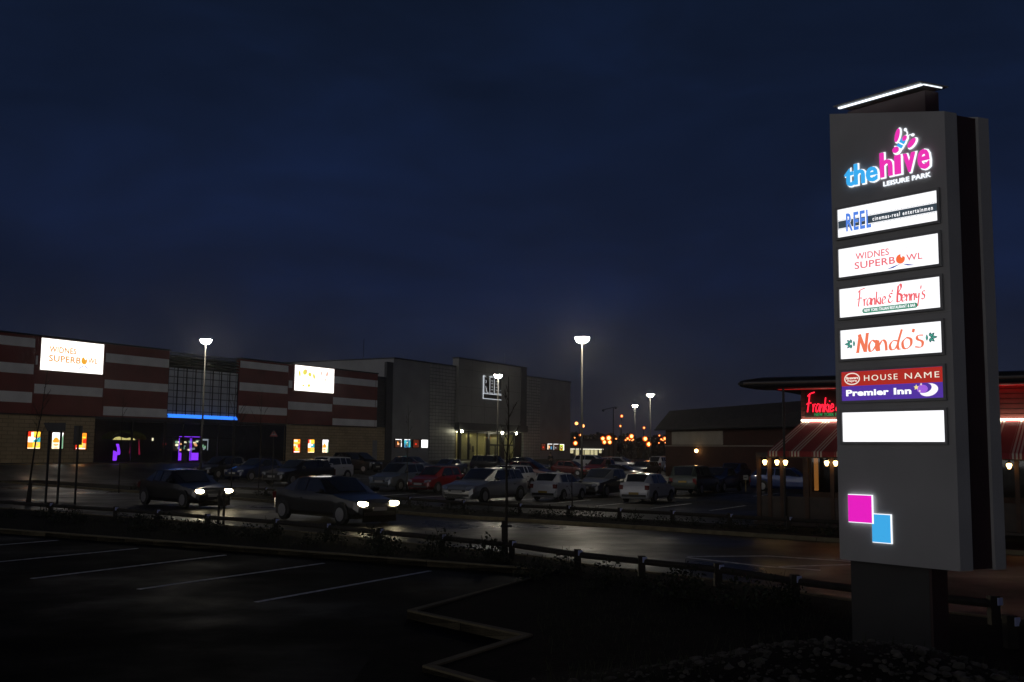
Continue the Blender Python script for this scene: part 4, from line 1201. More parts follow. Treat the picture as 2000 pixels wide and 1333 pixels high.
# 4 chicken restaurant
z0 = 3.345
t = tenant(z0)
mb = MB()
k = .205
SCRIPT['A'] = (.44, [[(.31, .38), (.17, .46), (.03, .28), (.05, .04), (.17, .04), (.33, .24)], [(.36, .47), (.335, .2), (.37, .04), (.46, .02)]])
for c_, x, gw in (('N', .287, .142), ('A', .437, .108), ('n', .553, .112), ('d', .690, .128), ('o', .836, .115), ("'", .958, .03), ('s', .985, .088)):
    w_, strokes = SCRIPT[c_]
    kk = k if c_ == 'N' else k * 1.30
    if c_ == 'd': kk = k * 1.05
    sx_ = gw / max(.08, w_ - .05)
    if c_ == 'A': kk = k * 1.30
    for st_i in strokes:
        if c_ == "'":
            st_i = [(.05, 1.02), (.02, .84)]; kk = k
        ribbon(mb, [(x + px * sx_, z0 + .062 + pz * kk) for px, pz in st_i], PY, .003, 0.35 if c_ != "'" else 0.0, .040 if c_ == 'N' else .031)
mb.build('lettering', ink('salmon_print', (0.90, 0.20, 0.10)), t)
def leaf(mb, cx, cz, ln, wd_, rot):
    pts = []
    for i in range(9):
        tt = i / 8; pts.append((tt * ln, wd_ * math.sin(math.pi * tt)))
    for i in range(7, 0, -1):
        tt = i / 8; pts.append((tt * ln, -wd_ * math.sin(math.pi * tt)))
    c_, s_ = math.cos(rot), math.sin(rot)
    mb.prism([(cx + c_ * a - s_ * b, cz + s_ * a + c_ * b) for a, b in pts], mb.yy - .003, mb.yy)
for cx, mir in ((.222, -1), (1.155, 1)):
    mb = MB(); m2 = MB(); mb.yy = PY; m2.yy = PY - .0035
    base = 0 if mir == 1 else math.pi
    for j, (dr, ln) in enumerate(((0, .085), (.75, .07), (-.75, .07), (1.5, .055), (-1.5, .055))):
        rot = base + mir * dr
        leaf(mb, cx, z0 + .165, ln, .015, rot); leaf(m2, cx + math.cos(rot) * .014, z0 + .165 + math.sin(rot) * .014, ln - .03, .007, rot)
    leaf(mb, cx - mir * .035, z0 + .20, .07, .013, -math.pi / 2)
    leaf(m2, cx - mir * .035, z0 + .19, .05, .006, -math.pi / 2)
    l = mb.build('leaf_emblem', ink('dark_green_print', (0.02, 0.09, 0.085)), t); m2.build('leaf_highlight', ink('mint_print', (0.08, 0.42, 0.32)), l)
    MB().prism([(cx - .012, z0 + .165), (cx, z0 + .178), (cx + .012, z0 + .165), (cx, z0 + .152)], PY - .010, PY - .007).build('leaf_centre', M['panel_on'], l)
M['cream_print'] = ink('cream_print', (0.93, 0.88, 0.74))
# 5 inn
z0 = 2.875
t = tenant(z0, ink('violet_panel', (0.085, 0.035, 0.34)))
MB().box(.0915, 1.2835, PY - .004, PY, z0 + .163, z0 + .323).build('red_panel', ink('red_panel', (0.40, 0.025, 0.018)), t)
for wd_, xa, xb in (('HOUSE', .375, .775), ('NAME', .86, 1.245)):
    mb = MB(); letters(mb, wd_, xa, xb, z0 + .213, z0 + .274, PY - .0042, -.004, 1.25, .003); mb.build('house_lettering', M['cream_print'], t)
mb = MB()
ring_o = ellipse(.225, z0 + .243, .098, .068, 28); ring_i = ellipse(.225, z0 + .243, .086, .056, 28)
for i in range(28):
    j = (i + 1) % 28
    q = [ring_o[i], ring_o[j], ring_i[j], ring_i[i]]
    mb.prism(q, PY - .007, PY - .0042)
letters(mb, 'Brewers', .152, .300, z0 + .238, z0 + .268, PY - .0042, .03, 1.0, .003); letters(mb, 'Fayre', .168, .285, z0 + .203, z0 + .233, PY - .0042, .03, 1.0, .003)
mb.build('oval_emblem', ink('cream_print', (0.93, 0.80, 0.70)), t)
for wd_, xa, xb in (('Premier', .145, .665), ('Inn', .725, .925)):
    mb = MB(); letters(mb, wd_, xa, xb, z0 + .051, z0 + .121, PY, .033, 1.04, .004); mb.build('inn_lettering', M['panel_on'], t)
mb = MB()
oc = ellipse(1.12, z0 + .087, .105, .066, 26, 0.15, -2.6, 1.35); ic = ellipse(1.072, z0 + .108, .085, .052, 26, 0.15, -2.3, 0.95)
for i in range(26): mb.prism([oc[i], oc[i + 1], ic[i + 1], ic[i]], PY - .004, PY)
mb.build('moon_emblem', ink('moon_white', (0.95, 0.90, 1.0), 1.1), t)
MB().prism(ellipse(1.05, z0 + .10, .062, .044, 18), PY - .002, PY).build('moon_glow', ink('lilac_print', (0.36, 0.12, 0.72)), t)
def star(cx, cz, r, n=5, k=.45):
    return [(cx + (r if i % 2 == 0 else r * k) * math.sin(math.pi * i / n), cz + (r if i % 2 == 0 else r * k) * math.cos(math.pi * i / n)) for i in range(2 * n)]
MB().prism(star(.985, z0 + .118, .03), PY - .006, PY - .0022).build('star_emblem', ink('star_yellow', (0.95, 0.80, 0.30)), t)
M['star_pink'] = ink('star_pink', (0.95, 0.7, 0.75))
for xa, za in ((1.04, .148), (1.022, .078)): MB().prism(star(xa, z0 + za, .014), PY - .006, PY - .0022).build('star_emblem', M['star_pink'], t)
# 6 blank
tenant(2.42)

# the park's own name
XA = lambda s: WID - s
def halo_word(word, x0, x1, z0, z1, face_m, bold, rise=0.0, grow=.012):
    mb = MB(); letters(mb, word, x0 - grow * .3, x1 + grow * 1.6, z0 - grow * 1.1, z1 + grow * .6, -.002, bold + .022, 1.0, .012, 0, rise); e = mb.build('glowing_edge', M['halo'], pyl)
    mb = MB(); letters(mb, word, x0, x1, z0, z1, -.0145, bold, 1.0, .02, 0, rise); return mb.build('lettering', face_m, pyl)
blue_f = ink('sky_blue_face', (0.045, 0.42, 0.88)); pink_f = ink('magenta_face', (0.85, 0.035, 0.45))
halo_word('the', .195, .605, 5.305, 5.545, blue_f, .020)
halo_word('h', .64, .785, 5.325, 5.600, pink_f, .020)
halo_word('\u0131', .815, .885, 5.325, 5.535, pink_f, .020)
halo_word('v', .915, 1.055, 5.320, 5.530, pink_f, .020)
halo_word('e', 1.085, 1.215, 5.318, 5.535, pink_f, .020)
mb = MB(); letters(mb, 'LEISURE PARK', .665, 1.215, 5.225, 5.277, -.002, .012, 1.05, .014); mb.build('small_lettering', M['halo'], pyl)
# bee-shaped emblem over the name
bee = MB().prism(ellipse(.842, 5.592, .052, .046, 18, .3), -.010, -.002).build('emblem', M['halo'], pyl)
def em(name, m, shapes, y):
    mb = MB()
    for s in shapes: mb.prism(s, y - .008, y)
    return mb.build(name, m, bee)
em('emblem_edge', M['halo'], [ellipse(.888, 5.632, .062, .045, 18, .95), ellipse(.92, 5.668, .056, .042, 18, .95), ellipse(.945, 5.70, .044, .036, 16, .95), ellipse(1.03, 5.628, .074, .04, 18, .8), ellipse(.862, 5.755, .088, .036, 18, 1.30)], -.0105)
em('emblem_stripe', blue_f, [ellipse(.884, 5.636, .050, .034, 18, .95), ellipse(.914, 5.674, .046, .032, 18, .95)], -.019)
em('emblem_wing', pink_f, [ellipse(1.020, 5.634, .062, .030, 18, .8), ellipse(.855, 5.757, .076, .026, 18, 1.30), ellipse(.940, 5.705, .032, .024, 14, .95)], -.020)
em('emblem_gap', M['halo'], [ellipse(.862, 5.612, .050, .013, 14, 2.5), ellipse(.900, 5.652, .050, .007, 14, 2.5)], -.028)
em('emblem_tail', pink_f, [ellipse(.838, 5.596, .040, .034, 18, .3)], -.030)
mb = MB(); ribbon(mb, [(.955, 5.725), (.965, 5.76), (.945, 5.80)], -.002, .01, .3, .012); ribbon(mb, [(.965, 5.715), (.99, 5.735), (1.02, 5.728)], -.002, .01, .3, .012)
mb.prism(ellipse(.943, 5.803, .016, .018, 10), -.012, -.002); mb.prism(ellipse(1.026, 5.725, .020, .016, 10), -.012, -.002)
mb.build('emblem_feeler', M['halo'], bee)
# magenta and blue squares
def square(x0, x1, z0, z1, face_m, y):
    MB().box(x0 - .004, x1 + .014, y - .010, y, z0 - .008, z1 + .008).build('glowing_edge', M['halo'], pyl)
    MB().box(x0, x1, y - .018, y - .0105, z0, z1).build('logo_square', face_m, pyl)
square(.42, .635, 1.345, 1.640, ink('blue_square', (0.05, 0.40, 0.80)), -.002)
square(.145, .43, 1.545, 1.838, ink('magenta_square', (0.80, 0.015, 0.52)), -.0215)

# soil mound at the foot of the sign with rubble on it
def mound_h(x, y):
    p = Vector((x - 2.75, y - 8.7))
    n = math.sin(x * 2.1) * .05 + math.sin(y * 2.7 + x) * .05 + math.sin(x * 6.3 + y * 4.1) * .02
    return .66 * math.exp(-((p.x / 2.0) ** 2 + (p.y / 1.5) ** 2)) + n * .5 * math.exp(-((p.x / 2.8) ** 2 + (p.y / 2.2) ** 2))
xs = [-1.5 + .15 * i for i in range(56)]; ys = [5.0 + .15 * i for i in range(46)]
vs = [(x, y, .05 + mound_h(x, y) * (1 if 0 < i < 55 and 0 < j < 45 else 0)) for j, y in enumerate(ys) for i, x in enumerate(xs)]
fs = [(j * 56 + i, j * 56 + i + 1, (j + 1) * 56 + i + 1, (j + 1) * 56 + i) for j in range(45) for i in range(55)]
struct(MB().add(vs, fs).build('soil_mound', M['soil'], smooth=True), 'low mound of soil at the foot of the tall sign')
mb = MB(); r = random.Random(11)
for i in range(2600):
    x = r.gauss(2.6, 1.5); y = r.gauss(8.3, 1.0)
    if mound_h(x, y) < .05 or y > 10.2: continue
    s = r.choice([.006, .008, .010, .012, .015, .018, .024, .024, .042]) * r.uniform(.6, 1.3)
    c = Vector((x, y, .05 + mound_h(x, y) + s * .15))
    fx, fy, fz = r.uniform(.7, 1.5), r.uniform(.7, 1.5), r.uniform(.4, .9)
    pts = [c + Vector((0, 0, -s * fz))]; fcs = []
    for q_ in (-.5, .15, .7):
        rr_ = math.sqrt(1 - q_ * q_)
        for k_ in range(6):
            a_ = k_ * math.pi / 3 + q_; j_ = r.uniform(.62, 1.2)
            pts.append(c + Vector((math.cos(a_) * rr_ * fx, math.sin(a_) * rr_ * fy, q_ * fz)) * s * j_)
    pts.append(c + Vector((0, 0, s * fz * .95)))
    for k_ in range(6):
        n_ = (k_ + 1) % 6
        fcs += [(0, 1 + n_, 1 + k_), (1 + k_, 1 + n_, 7 + n_, 7 + k_), (7 + k_, 7 + n_, 13 + n_, 13 + k_), (13 + k_, 13 + n_, 19)]
    mb.add(pts, fcs)
tag(mb.build('rubble', M['stone']), 'scattered stones and rubble over the soil mound below the tall sign', 'rubble', kind='stuff')

# ------------------------------------------------------------------ fences
def fence(label, posts, cut=None):
    base = Vector((posts[0].x, posts[0].y, 0))
    t = thing('rail_fence', label, 'fence', base, 0, 'low timber rail fences beside the road')
    for p in posts:
        q = p - base
        o = MB().box(q.x - .06, q.x + .06, q.y - .06, q.y + .06, .05, .47).build('post', M['timber'], t)
        mb = MB(); mb.T = Matrix.Translation((q.x, q.y, 0)) @ Matrix.Rotation(0.5, 4, 'Z')
        mb.box(-.045, .045, -.105, -.09, .36, .455)
        mb.build('reflector', M['reflector'], o)
    for i in range(len(posts) - 1):
        a = posts[i] - base; b = posts[i + 1] - base
        MB().tube([(a.x, a.y, .37), (b.x, b.y, .37)], .055, 8).build('rail', M['timber'], t)
M['reflector'] = mat('reflector', (0.55, 0.6, 0.9), 0.35, 0.1, var=0.1)
fence('low timber rail fence with reflectors along the near verge, running behind the tall sign', NEAR_POSTS)
fence('low timber rail fence along the far side of the road before the parked cars', FAR_POSTS)
e0 = at(1972, 1205, .45)
fence('short end of low timber rail fence at the lower right corner', [e0, e0 + Vector((1.2, -.5, 0)), e0 + Vector((2.6, -1.1, 0))])

# ------------------------------------------------------------------ planting
def shrub_mesh(seed, n=150, rad=.32, h=.42):
    r = random.Random(seed); mb = MB()
    for k in range(7):
        a = r.random() * 6.28; mb.tube([(0, 0, 0), (math.cos(a) * rad * .5, math.sin(a) * rad * .5, h * r.uniform(.5, 1.1))], [.008, .003], 4)
    for i in range(n):
        a = r.random() * 6.28; q = math.sqrt(r.random()) * rad; z = r.uniform(.03, 1) * h * (1.1 - .6 * q / rad)
        c = Vector((q * math.cos(a), q * math.sin(a), z))
        e1 = Vector((r.uniform(-1, 1), r.uniform(-1, 1), r.uniform(-.5, 1))).normalized(); e2 = e1.cross(Vector((r.uniform(-1, 1), r.uniform(-1, 1), r.uniform(-1, 1)))).normalized()
        l, w_ = r.uniform(.035, .075), r.uniform(.014, .03)
        mb.add([c, c + e1 * l * .5 + e2 * w_, c + e1 * l, c + e1 * l * .5 - e2 * w_], [(0, 1, 2, 3)])
    return mb
protos = []
for k in range(4):
    o = shrub_mesh(k + 20).build('shrub', M['leaf'])
    tag(o, 'low dark leafy shrub planted in the soil between near parking and road', 'shrub', 'shrubs on the near verge')
    protos.append(o)
spots = []
r = random.Random(5)
for i in range(44):
    f = i / 43
    a = NEAR_POSTS[0].lerp(NEAR_POSTS[13], 0)
    j = f * 12.6; k0 = int(j); p = NEAR_POSTS[k0].lerp(NEAR_POSTS[min(k0 + 1, 15)], j - k0)
    spots.append((p.x + r.uniform(-.5, .3), p.y - r.uniform(.35, 2.2), .10, r.uniform(.7, 1.35)))
for i, (x, y, z, s) in enumerate(spots):
    o = protos[i] if i < 4 else protos[i % 4].copy()
    if i >= 4: C.objects.link(o)
    o.location = (x, y, z); o.scale = (s, s, s); o.rotation_euler.z = r.random() * 6
protos2 = []
for i in range(34):
    j = i / 33 * 12.9; k0 = int(j); p = FAR_POSTS[k0].lerp(FAR_POSTS[min(k0 + 1, 13)], j - k0)
    o = protos[i % 4].copy(); C.objects.link(o)
    tag(o, 'low dark shrub in the planted strip beside the far rail fence', 'shrub', 'shrubs on the far strip')
    o.location = (p.x - r.uniform(.1, .4), p.y - r.uniform(.4, 1.5), .10); s = r.uniform(.7, 1.3); o.scale = (s, s, s * .8); o.rotation_euler.z = r.random() * 6
# sparse weeds over the soil
mb = MB()
for i in range(5200):
    if i % 2:
        x, y = r.uniform(0, 5.2), r.uniform(8.5, 19)
    else:
        q = A - kd * r.uniform(0, 16); x, y = q.x + r.uniform(0, 1.2), q.y + r.uniform(.3, 5)
    # keep inside the verge
    d1 = (Vector((x, y, 0)) - A).dot(Vector((-kd.y, kd.x, 0)))
    inside_left = d1 > .25 and x < A.x
    inside_right = x > A.x + .1 or (y < A.y - 1 and x > .35)
    if not (inside_left or inside_right): continue
    ok = True
    for pz in NEAR_POSTS:
        if abs(pz.x - x) < 1.4 and y > pz.y + .3: ok = False
    if not ok: continue
    hgt = r.uniform(.03, .12); a = r.random() * 6.28; w_ = .006
    tip = (x + math.cos(a) * hgt * .5, y + math.sin(a) * hgt * .5, .10 + hgt)
    zb = .09 + (mound_h(x, y) * .9 if y < 10.5 else 0)
    mb.add([(x - w_ * math.sin(a), y + w_ * math.cos(a), zb), (x + w_ * math.sin(a), y - w_ * math.cos(a), zb), (tip[0], tip[1], tip[2] + zb - .09)], [(0, 1, 2)])
tag(mb.build('weeds', M['grass']), 'thin weeds and grass coming up through the dark verge soil', 'grass', kind='stuff')

def sapling(label, base, h, seed, lean=0.0, stake=False, trunk=.035, spread=.34, nb=9, start=.38, cat_group='bare saplings'):
    r = random.Random(seed)
    t = thing('bare_sapling', label, 'tree', base, 0, cat_group)
    pts = [(0, 0, 0)]
    for i in range(1, 7):
        f = i / 6; pts.append((lean * f * h + r.uniform(-.02, .02) * h * .3, r.uniform(-.02, .02), f * h))
    MB().tube(pts, [trunk * (1 - .8 * i / 6) for i in range(7)], 7).build('trunk', M['bark'], t, True)
    mb = MB()
    for i in range(nb):
        f = start + (0.95 - start) * i / nb
        k0 = int(f * 6); p = Vector(pts[k0]).lerp(Vector(pts[min(6, k0 + 1)]), f * 6 - k0)
        a = r.uniform(0, 6.28)
        L = h * spread * (1.15 - f) * r.uniform(.8, 1.2)
        e = p + Vector((math.cos(a) * L * r.uniform(.35, .7), math.sin(a) * L * .6, L * r.uniform(.7, 1.05)))
        m_ = p.lerp(e, .5) - Vector((0, 0, L * .08))
        mb.tube([p, m_, e], [trunk * .28, trunk * .18, trunk * .06], 5)
        for s_ in range(4):
            b0 = p.lerp(e, r.uniform(.35, .8)); a2 = a + r.uniform(-1.2, 1.2); l2 = L * r.uniform(.25, .45)
            mb.tube([b0, b0 + Vector((math.cos(a2) * l2 * .6, math.sin(a2) * l2 * .6, l2 * .8))], [trunk * .16, trunk * .06], 4)
    mb.build('branches', M['bark'], t)
    return t
def base_at(px, py): 
    p = at(px, py); return (p.x, p.y, 0.05)
def sap_px(label, px, py, ptop, seed, **kw):
    b = at(px, py); h = (py - ptop) * math.hypot(b.x, b.y) / 2000
    p = (b.x, b.y, .04)
    return sapling(label, p, h, seed, **kw)
sap_px('tall bare sapling with a stout stake on the near verge, crossing the cinema entrance', 989, 1092, 745, 4, trunk=.04, spread=.22, nb=12, start=.42)
st_ = at(984, 1093)
t = thing('tree_stake', 'stout timber stake beside the tall sapling on the near verge', 'stake', (st_.x, st_.y, 0.05))
MB().box(-.05, .05, -.04, .04, 0, .75).build('stake_post', M['timber'], t); MB().box(-.07, .16, -.055, -.041, .62, .67).build('strap', M['rubber'], t)
sap_px('leaning bare sapling at far left before the tan wall', 52, 985, 752, 8, lean=.10, trunk=.045, spread=.26, nb=8, start=.45)
t_ = at(54, 986)
t = thing('tree_stake', 'short stake at the foot of the leaning sapling at far left', 'stake', (t_.x + .08, t_.y - .05, 0.05)); MB().box(-.05, .05, -.05, .05, 0, .85).build('stake_post', M['timber'], t); MB().box(-.09, .09, -.065, -.051, .7, .74).build('strap', M['rubber'], t)
sap_px('thin bare sapling among parked cars before the grey poster wall', 794, 962, 795, 15, trunk=.035, spread=.22, nb=8)
sap_px('bare multi-stemmed sapling in front of the blue-lit glazing, right part', 452, 960, 765, 31, trunk=.04, spread=.42, nb=10, start=.25)
sap_px('spindly bare sapling before the white bands right of the blue-lit glazing', 505, 962, 772, 36, trunk=.03, spread=.36, nb=8, start=.3)
sap_px('spindly bare sapling before the dark bowling windows left of the lamp post', 232, 965, 790, 39, trunk=.03, spread=.30, nb=7, start=.4)
sap_px('thin bare sapling standing before the white hatchback by the brightest lamp', 1117, 1012, 915, 44, trunk=.03, spread=.2, nb=5, start=.3)
for px, lab in ((426, 'thin timber stake at the near fence, left of a pair'), (436, 'thin timber stake at the near fence, right of a pair')):
    b = at(px, 1030); t = thing('tree_stake', lab, 'stake', (b.x, b.y, .05), 0, 'pair of thin stakes')
    MB().tube([(0, 0, 0), (0.0, 0, .95), (0.0, 0, 1.0)], [.035, .035, .02], 8).build('stake_post', M['timber'], t); MB().box(-.05, .05, -.05, .05, .80, .85).build('strap', M['rubber'], t)

# ------------------------------------------------------------------ road signs
p = at(118, 985); Yd = p.y
b = at_depth(85, 826, Yd); c_ = at_depth(127, 845, Yd)
t = thing('road_sign', 'back of a grey road sign board on two posts before the lit posters', 'road sign', (p.x, p.y, 0))
x0 = b.x - p.x; x1 = c_.x - p.x; zt = b.z; zb = c_.z
MB().prism([(x0, zt), (x1, zt), (x1, zb + .05), (x0 + (x1 - x0) * .18, zb + .05)], 0, .03).build('sign_board', M['dark_clad'], t)
for px in (92, 115):
    xx = at_depth(px, 900, Yd).x - p.x
    MB().tube([(xx, .07, 0), (xx, .07, zt - .1)], .05, 8).build('post', M['dark_steel'], t)
MB().box(x0 + .2, x1 - .1, .031, .05, zt - .25, zt - .2).build('bracket', M['dark_steel'], t)
p = at(146, 985); a = at_depth(146, 832, p.y); b = at_depth(146, 845, p.y)
t = thing('road_sign', 'narrow edge-on road sign on a single post beside the posters', 'road sign', (p.x, p.y, 0))
MB().tube([(0, 0, 0), (0, 0, a.z)], .045, 8).build('post', M['dark_steel'], t); MB().box(-.06, .03, -.3, .3, a.z - .75, a.z).build('sign_board', M['dark_clad'], t)
p = at(531, 953); a = at_depth(531, 840, p.y); b = at_depth(531, 853, p.y)
t = thing('warning_sign', 'small triangular warning sign on a post left of the three posters', 'road sign', (p.x, p.y, 0))
s = (a.z - b.z) * .62
MB().tube([(0, .05, 0), (0, .05, a.z)], .03, 8).build('post', M['steel'], t)
pl_ = MB().prism([(-s, b.z), (s, b.z), (0, a.z)], 0, .03).build('sign_plate', mat('sign_red', (0.35, 0.06, 0.06), .5), t)
MB().prism([(-s * .66, b.z + .08), (s * .66, b.z + .08), (0, a.z - .17)], -.006, -.001).build('sign_face', M['plate_w'], pl_)
MB().prism([(-.03, b.z + .14), (.03, b.z + .14), (.04, b.z + .36), (-.04, b.z + .36)], -.012, -.007).build('symbol', M['black'], pl_)
p = at(1457, 962); a = at_depth(1457, 932, p.y)
t = thing('notice_board', 'small pale notice on a thin yellowish post near the restaurant', 'sign', (p.x, p.y, 0))
MB().tube([(0, .03, 0), (0, .03, a.z + .05)], .025, 8).build('post', mat('ochre_post', (.3, .24, .1), .6), t); MB().box(-.14, .14, 0, .02, a.z - .16, a.z + .1).build('notice_face', M['plate_w'], t)
MB().box(-.09, .06, -.004, -.001, a.z - .05, a.z + .0).build('print', M['black'], t)
# litter bin at the bowling doors
t = local_thing('litter_bin', 'slim grey litter bin outside the bowling doors left of the arcade machines', 'bin', 16.6, -1.2, .91)
MB().lathe([(.22, 0), (.25, .05), (.25, .85)], n=14).build('bin_body', M['dark_clad'], t); MB().lathe([(.27, .852), (.27, .9), (.1, 1.02)], n=14).build('lid', M['dark_steel'], t)

# ------------------------------------------------------------------ person by the cinema posters
def person(px, py, Y):
    p = at_depth(px, py, Y)
    t = thing('person', 'person in dark coat standing with arms folded by the cinema posters', 'person', (p.x, p.y, height(p.x, p.y)), R(200))
    t.scale = (1.12, 1.12, 1.12)
    V_ = [(0, 0, .98, .13), (0, 0, 1.15, .15), (0, 0, 1.36, .17), (0, 0, 1.50, .075), (0, .01, 1.57, .065), (0, .015, 1.68, .095), (0, .01, 1.76, .075),
          (.1, 0, .88, .10), (.11, .02, .50, .068), (.11, 0, .09, .045), (.12, .12, .045, .045), (-.1, 0, .88, .10), (-.12, .0, .50, .068), (-.14, -.03, .09, .045), (-.15, .09, .045, .045),
          (.2, 0, 1.40, .06), (.27, .02, 1.14, .045), (.10, .20, 1.10, .036), (.0, .23, 1.12, .03), (-.2, 0, 1.40, .06), (-.27, .02, 1.14, .045), (-.10, .21, 1.14, .036), (-.02, .24, 1.16, .03)]
    E_ = [(0, 1), (1, 2), (2, 3), (3, 4), (4, 5), (5, 6), (0, 7), (7, 8), (8, 9), (9, 10), (0, 11), (11, 12), (12, 13), (13, 14), (2, 15), (15, 16), (16, 17), (17, 18), (2, 19), (19, 20), (20, 21), (21, 22)]
    def skin(name, verts, edges, m):
        me = bpy.data.meshes.new(name); me.from_pydata([v[:3] for v in verts], edges, [])
        o = bpy.data.objects.new(name, me); C.objects.link(o); o.parent = t
        md = o.modifiers.new('skin', 'SKIN'); sd = o.modifiers.new('subdivision', 'SUBSURF'); sd.levels = 2; sd.render_levels = 2
        for i, v in enumerate(verts): me.skin_vertices[0].data[i].radius = (v[3], v[3] * .8)
        me.skin_vertices[0].data[0].use_root = True
        me.materials.append(m)
        return o
    skin('body', V_, E_, M['skin'])
    up = [V_[i] for i in (0, 1, 2, 15, 16, 17, 19, 20, 21)]
    up = [(a, b, c, d + .025) for a, b, c, d in up] + [(0, 0, .80, .17)]
    skin('coat', up, [(0, 1), (1, 2), (2, 3), (3, 4), (4, 5), (2, 6), (6, 7), (7, 8), (0, 9)], M['cloth'])
    lg = [(a, b, c, d + .02) for a, b, c, d in [V_[i] for i in (0, 7, 8, 9, 11, 12, 13)]]
    skin('trousers', lg, [(0, 1), (1, 2), (2, 3), (0, 4), (4, 5), (5, 6)], M['trouser'])
    MB().lathe([(.03, .10), (.08, .075), (.107, .02), (.104, -.05)], (0, -.012, 1.70), 12).build('hair', M['hair'], t, True)
person(1075, 905, 118)

# ------------------------------------------------------------------ parked cars
def paint(name, c, metal=0.3):
    return mat(name, c, 0.32, metal, var=0.05, scale=2, spec=0.5, coat=0.8)
PAINT = dict(black=paint('black_paint', (.008, .008, .010)), navy=paint('navy_paint', (.008, .018, .07)), blue=paint('blue_paint', (.015, .04, .16)), red=paint('red_paint', (.20, .010, .010)), dred=paint('dark_red_paint', (.09, .008, .008)),
             silver=paint('silver_paint', (.34, .35, .36), .6), bluesilver=paint('blue_silver_paint', (.15, .18, .22), .6), white=paint('white_paint', (.62, .62, .64), 0), grey=paint('grey_paint', (.07, .075, .085), .5), green=paint('dark_green_paint', (.02, .03, .022)))
KIND = {   # L, W, H, hood z, cowl x, roof-front x, roof-rear x, tail x, tail z, wheel r, zb
 'hatch':  (3.75, 1.66, 1.48, .84, 1.00, .25, -1.30, -1.72, .98, .29, .20),
 'estate': (4.55, 1.76, 1.45, .84, 1.05, .20, -1.80, -2.14, .95, .31, .19),
 'saloon': (4.50, 1.74, 1.42, .82, 1.00, .15, -1.05, -1.62, .98, .31, .19),
 'mpv':    (4.40, 1.78, 1.68, .96, 1.42, .55, -1.75, -2.08, 1.02, .31, .20),
 'suv':    (4.50, 1.84, 1.80, 1.06, .95, .45, -2.02, -2.18, 1.12, .37, .30)}
def make_car(kind):
    L, Wd, H, zh, xc, xf, xr, xt, zt, wr, zb = KIND[kind]
    w = Wd / 2
    t = thing('parked_car', 'car', 'car', (0, 0, 0), 0, 'cars parked in the far car park')
    zbelt = zh + .06
    hl = L / 2
    boot = kind == 'saloon'
    def ring(x, ws, zlo, zbl, roof=None, crown=.05, ww=None):
        a = w * ws
        if roof is None:
            r5, r6 = (x, a * .62, zbl + crown * .7), (x, 0, zbl + crown)
        else:
            r5, r6 = (x, (ww or .76) * w, roof - .045), (x, 0, roof)
        return [(x, 0, zlo), (x, a * .86, zlo), (x, a * .985, zlo + .14), (x, a, zbl - .22), (x, a * .965, zbl), r5, r6]
    st = [ring(hl, .72, zb + .14, zh - .32, crown=.03), ring(hl - .06, .86, zb + .04, zh - .20, crown=.04), ring(hl - .22, .95, zb, zh - .11), ring(hl * .62, 1, zb, zh - .03), ring(xc, 1, zb, zbelt, crown=.04),
          ring(xf, 1, zb, zbelt + .01, H - .02, ww=.74), ring((xf + xr) / 2, 1, zb, zbelt + .02, H, ww=.75), ring(xr, 1, zb, zbelt + .04, H - .03, ww=.73), ring(xt, .985, zb, zt, crown=.03)]
    if boot:
        st += [ring(-hl + .14, .95, zb + .02, zt - .02, crown=.03), ring(-hl + .02, .88, zb + .08, zt - .16, crown=.01), ring(-hl, .84, zb + .12, zt - .30, crown=0.0)]
    else:
        st += [ring(-hl + .05, .93, zb + .05, zt - .14, crown=.02), ring(-hl, .86, zb + .10, zt - .36, crown=.0)]
    mb = MB(); n = 13
    vs = []
    for rg in st:
        full_ = rg + [(p[0], -p[1], p[2]) for p in reversed(rg[1:-1])]
        vs += full_
    n = 12
    fs = []
    for i in range(len(st) - 1):
        for j in range(n):
            a = i * n + j; b = i * n + (j + 1) % n
            fs.append((a, b, b + n, a + n))
    fs.append(tuple(range(n - 1, -1, -1))); fs.append(tuple(range((len(st) - 1) * n, len(st) * n)))
    mb.add(vs, fs)
    body = mb.build('body', PAINT['black'], t)
    body.material_slots[0].link = 'OBJECT'; body.material_slots[0].material = PAINT['black']
    for p in body.data.polygons: p.use_smooth = True
    bv = body.modifiers.new('bevel', 'BEVEL'); bv.width = .05; bv.segments = 3; bv.limit_method = 'ANGLE'; bv.angle_limit = R(22)
    wn = body.modifiers.new('normals', 'WEIGHTED_NORMAL'); wn.weight = 50
    def at_x(x):
        for i in range(len(st) - 1):
            xa, xb = st[i][0][0], st[i + 1][0][0]
            if xb <= x <= xa:
                f = (xa - x) / max(1e-6, xa - xb)
                return [Vector(p).lerp(Vector(q), f) for p, q in zip(st[i], st[i + 1])]
        return [Vector(p) for p in st[-1]]
    def side(x, f):
        r_ = at_x(x); return r_[4].lerp(r_[5], f)
    # side windows
    xm = (xf + xr) / 2 + .05
    lows = [(xf + (xc - xf) * .62, xf - .03), (xm + .05, xm + .05)]
    segs = [((xf + (xc - xf) * .66, xf - .02), (xm + .04, xm + .04)), ((xm - .04, xm - .04), (xr + .12, xr + .16))]
    if kind in ('estate', 'mpv', 'suv'):
        x3 = xr + .62
        segs = [segs[0], ((xm - .04, xm - .04), (x3 + .04, x3 + .06)), ((x3 - .05, x3 - .03), (xr - .05, xr + .06))]
    for sgn in (1, -1):
        for (a0, a1), (b0, b1) in segs:
            q = [side(a0, .10), side(b0, .10), side(b1, .88), side(a1, .88)]
            q = [Vector((p.x, sgn * (p.y + .012), p.z + .004)) for p in q]
            MB().add(q, [(0, 1, 2, 3) if sgn > 0 else (3, 2, 1, 0)]).build('side_window', M['car_glass'], t)
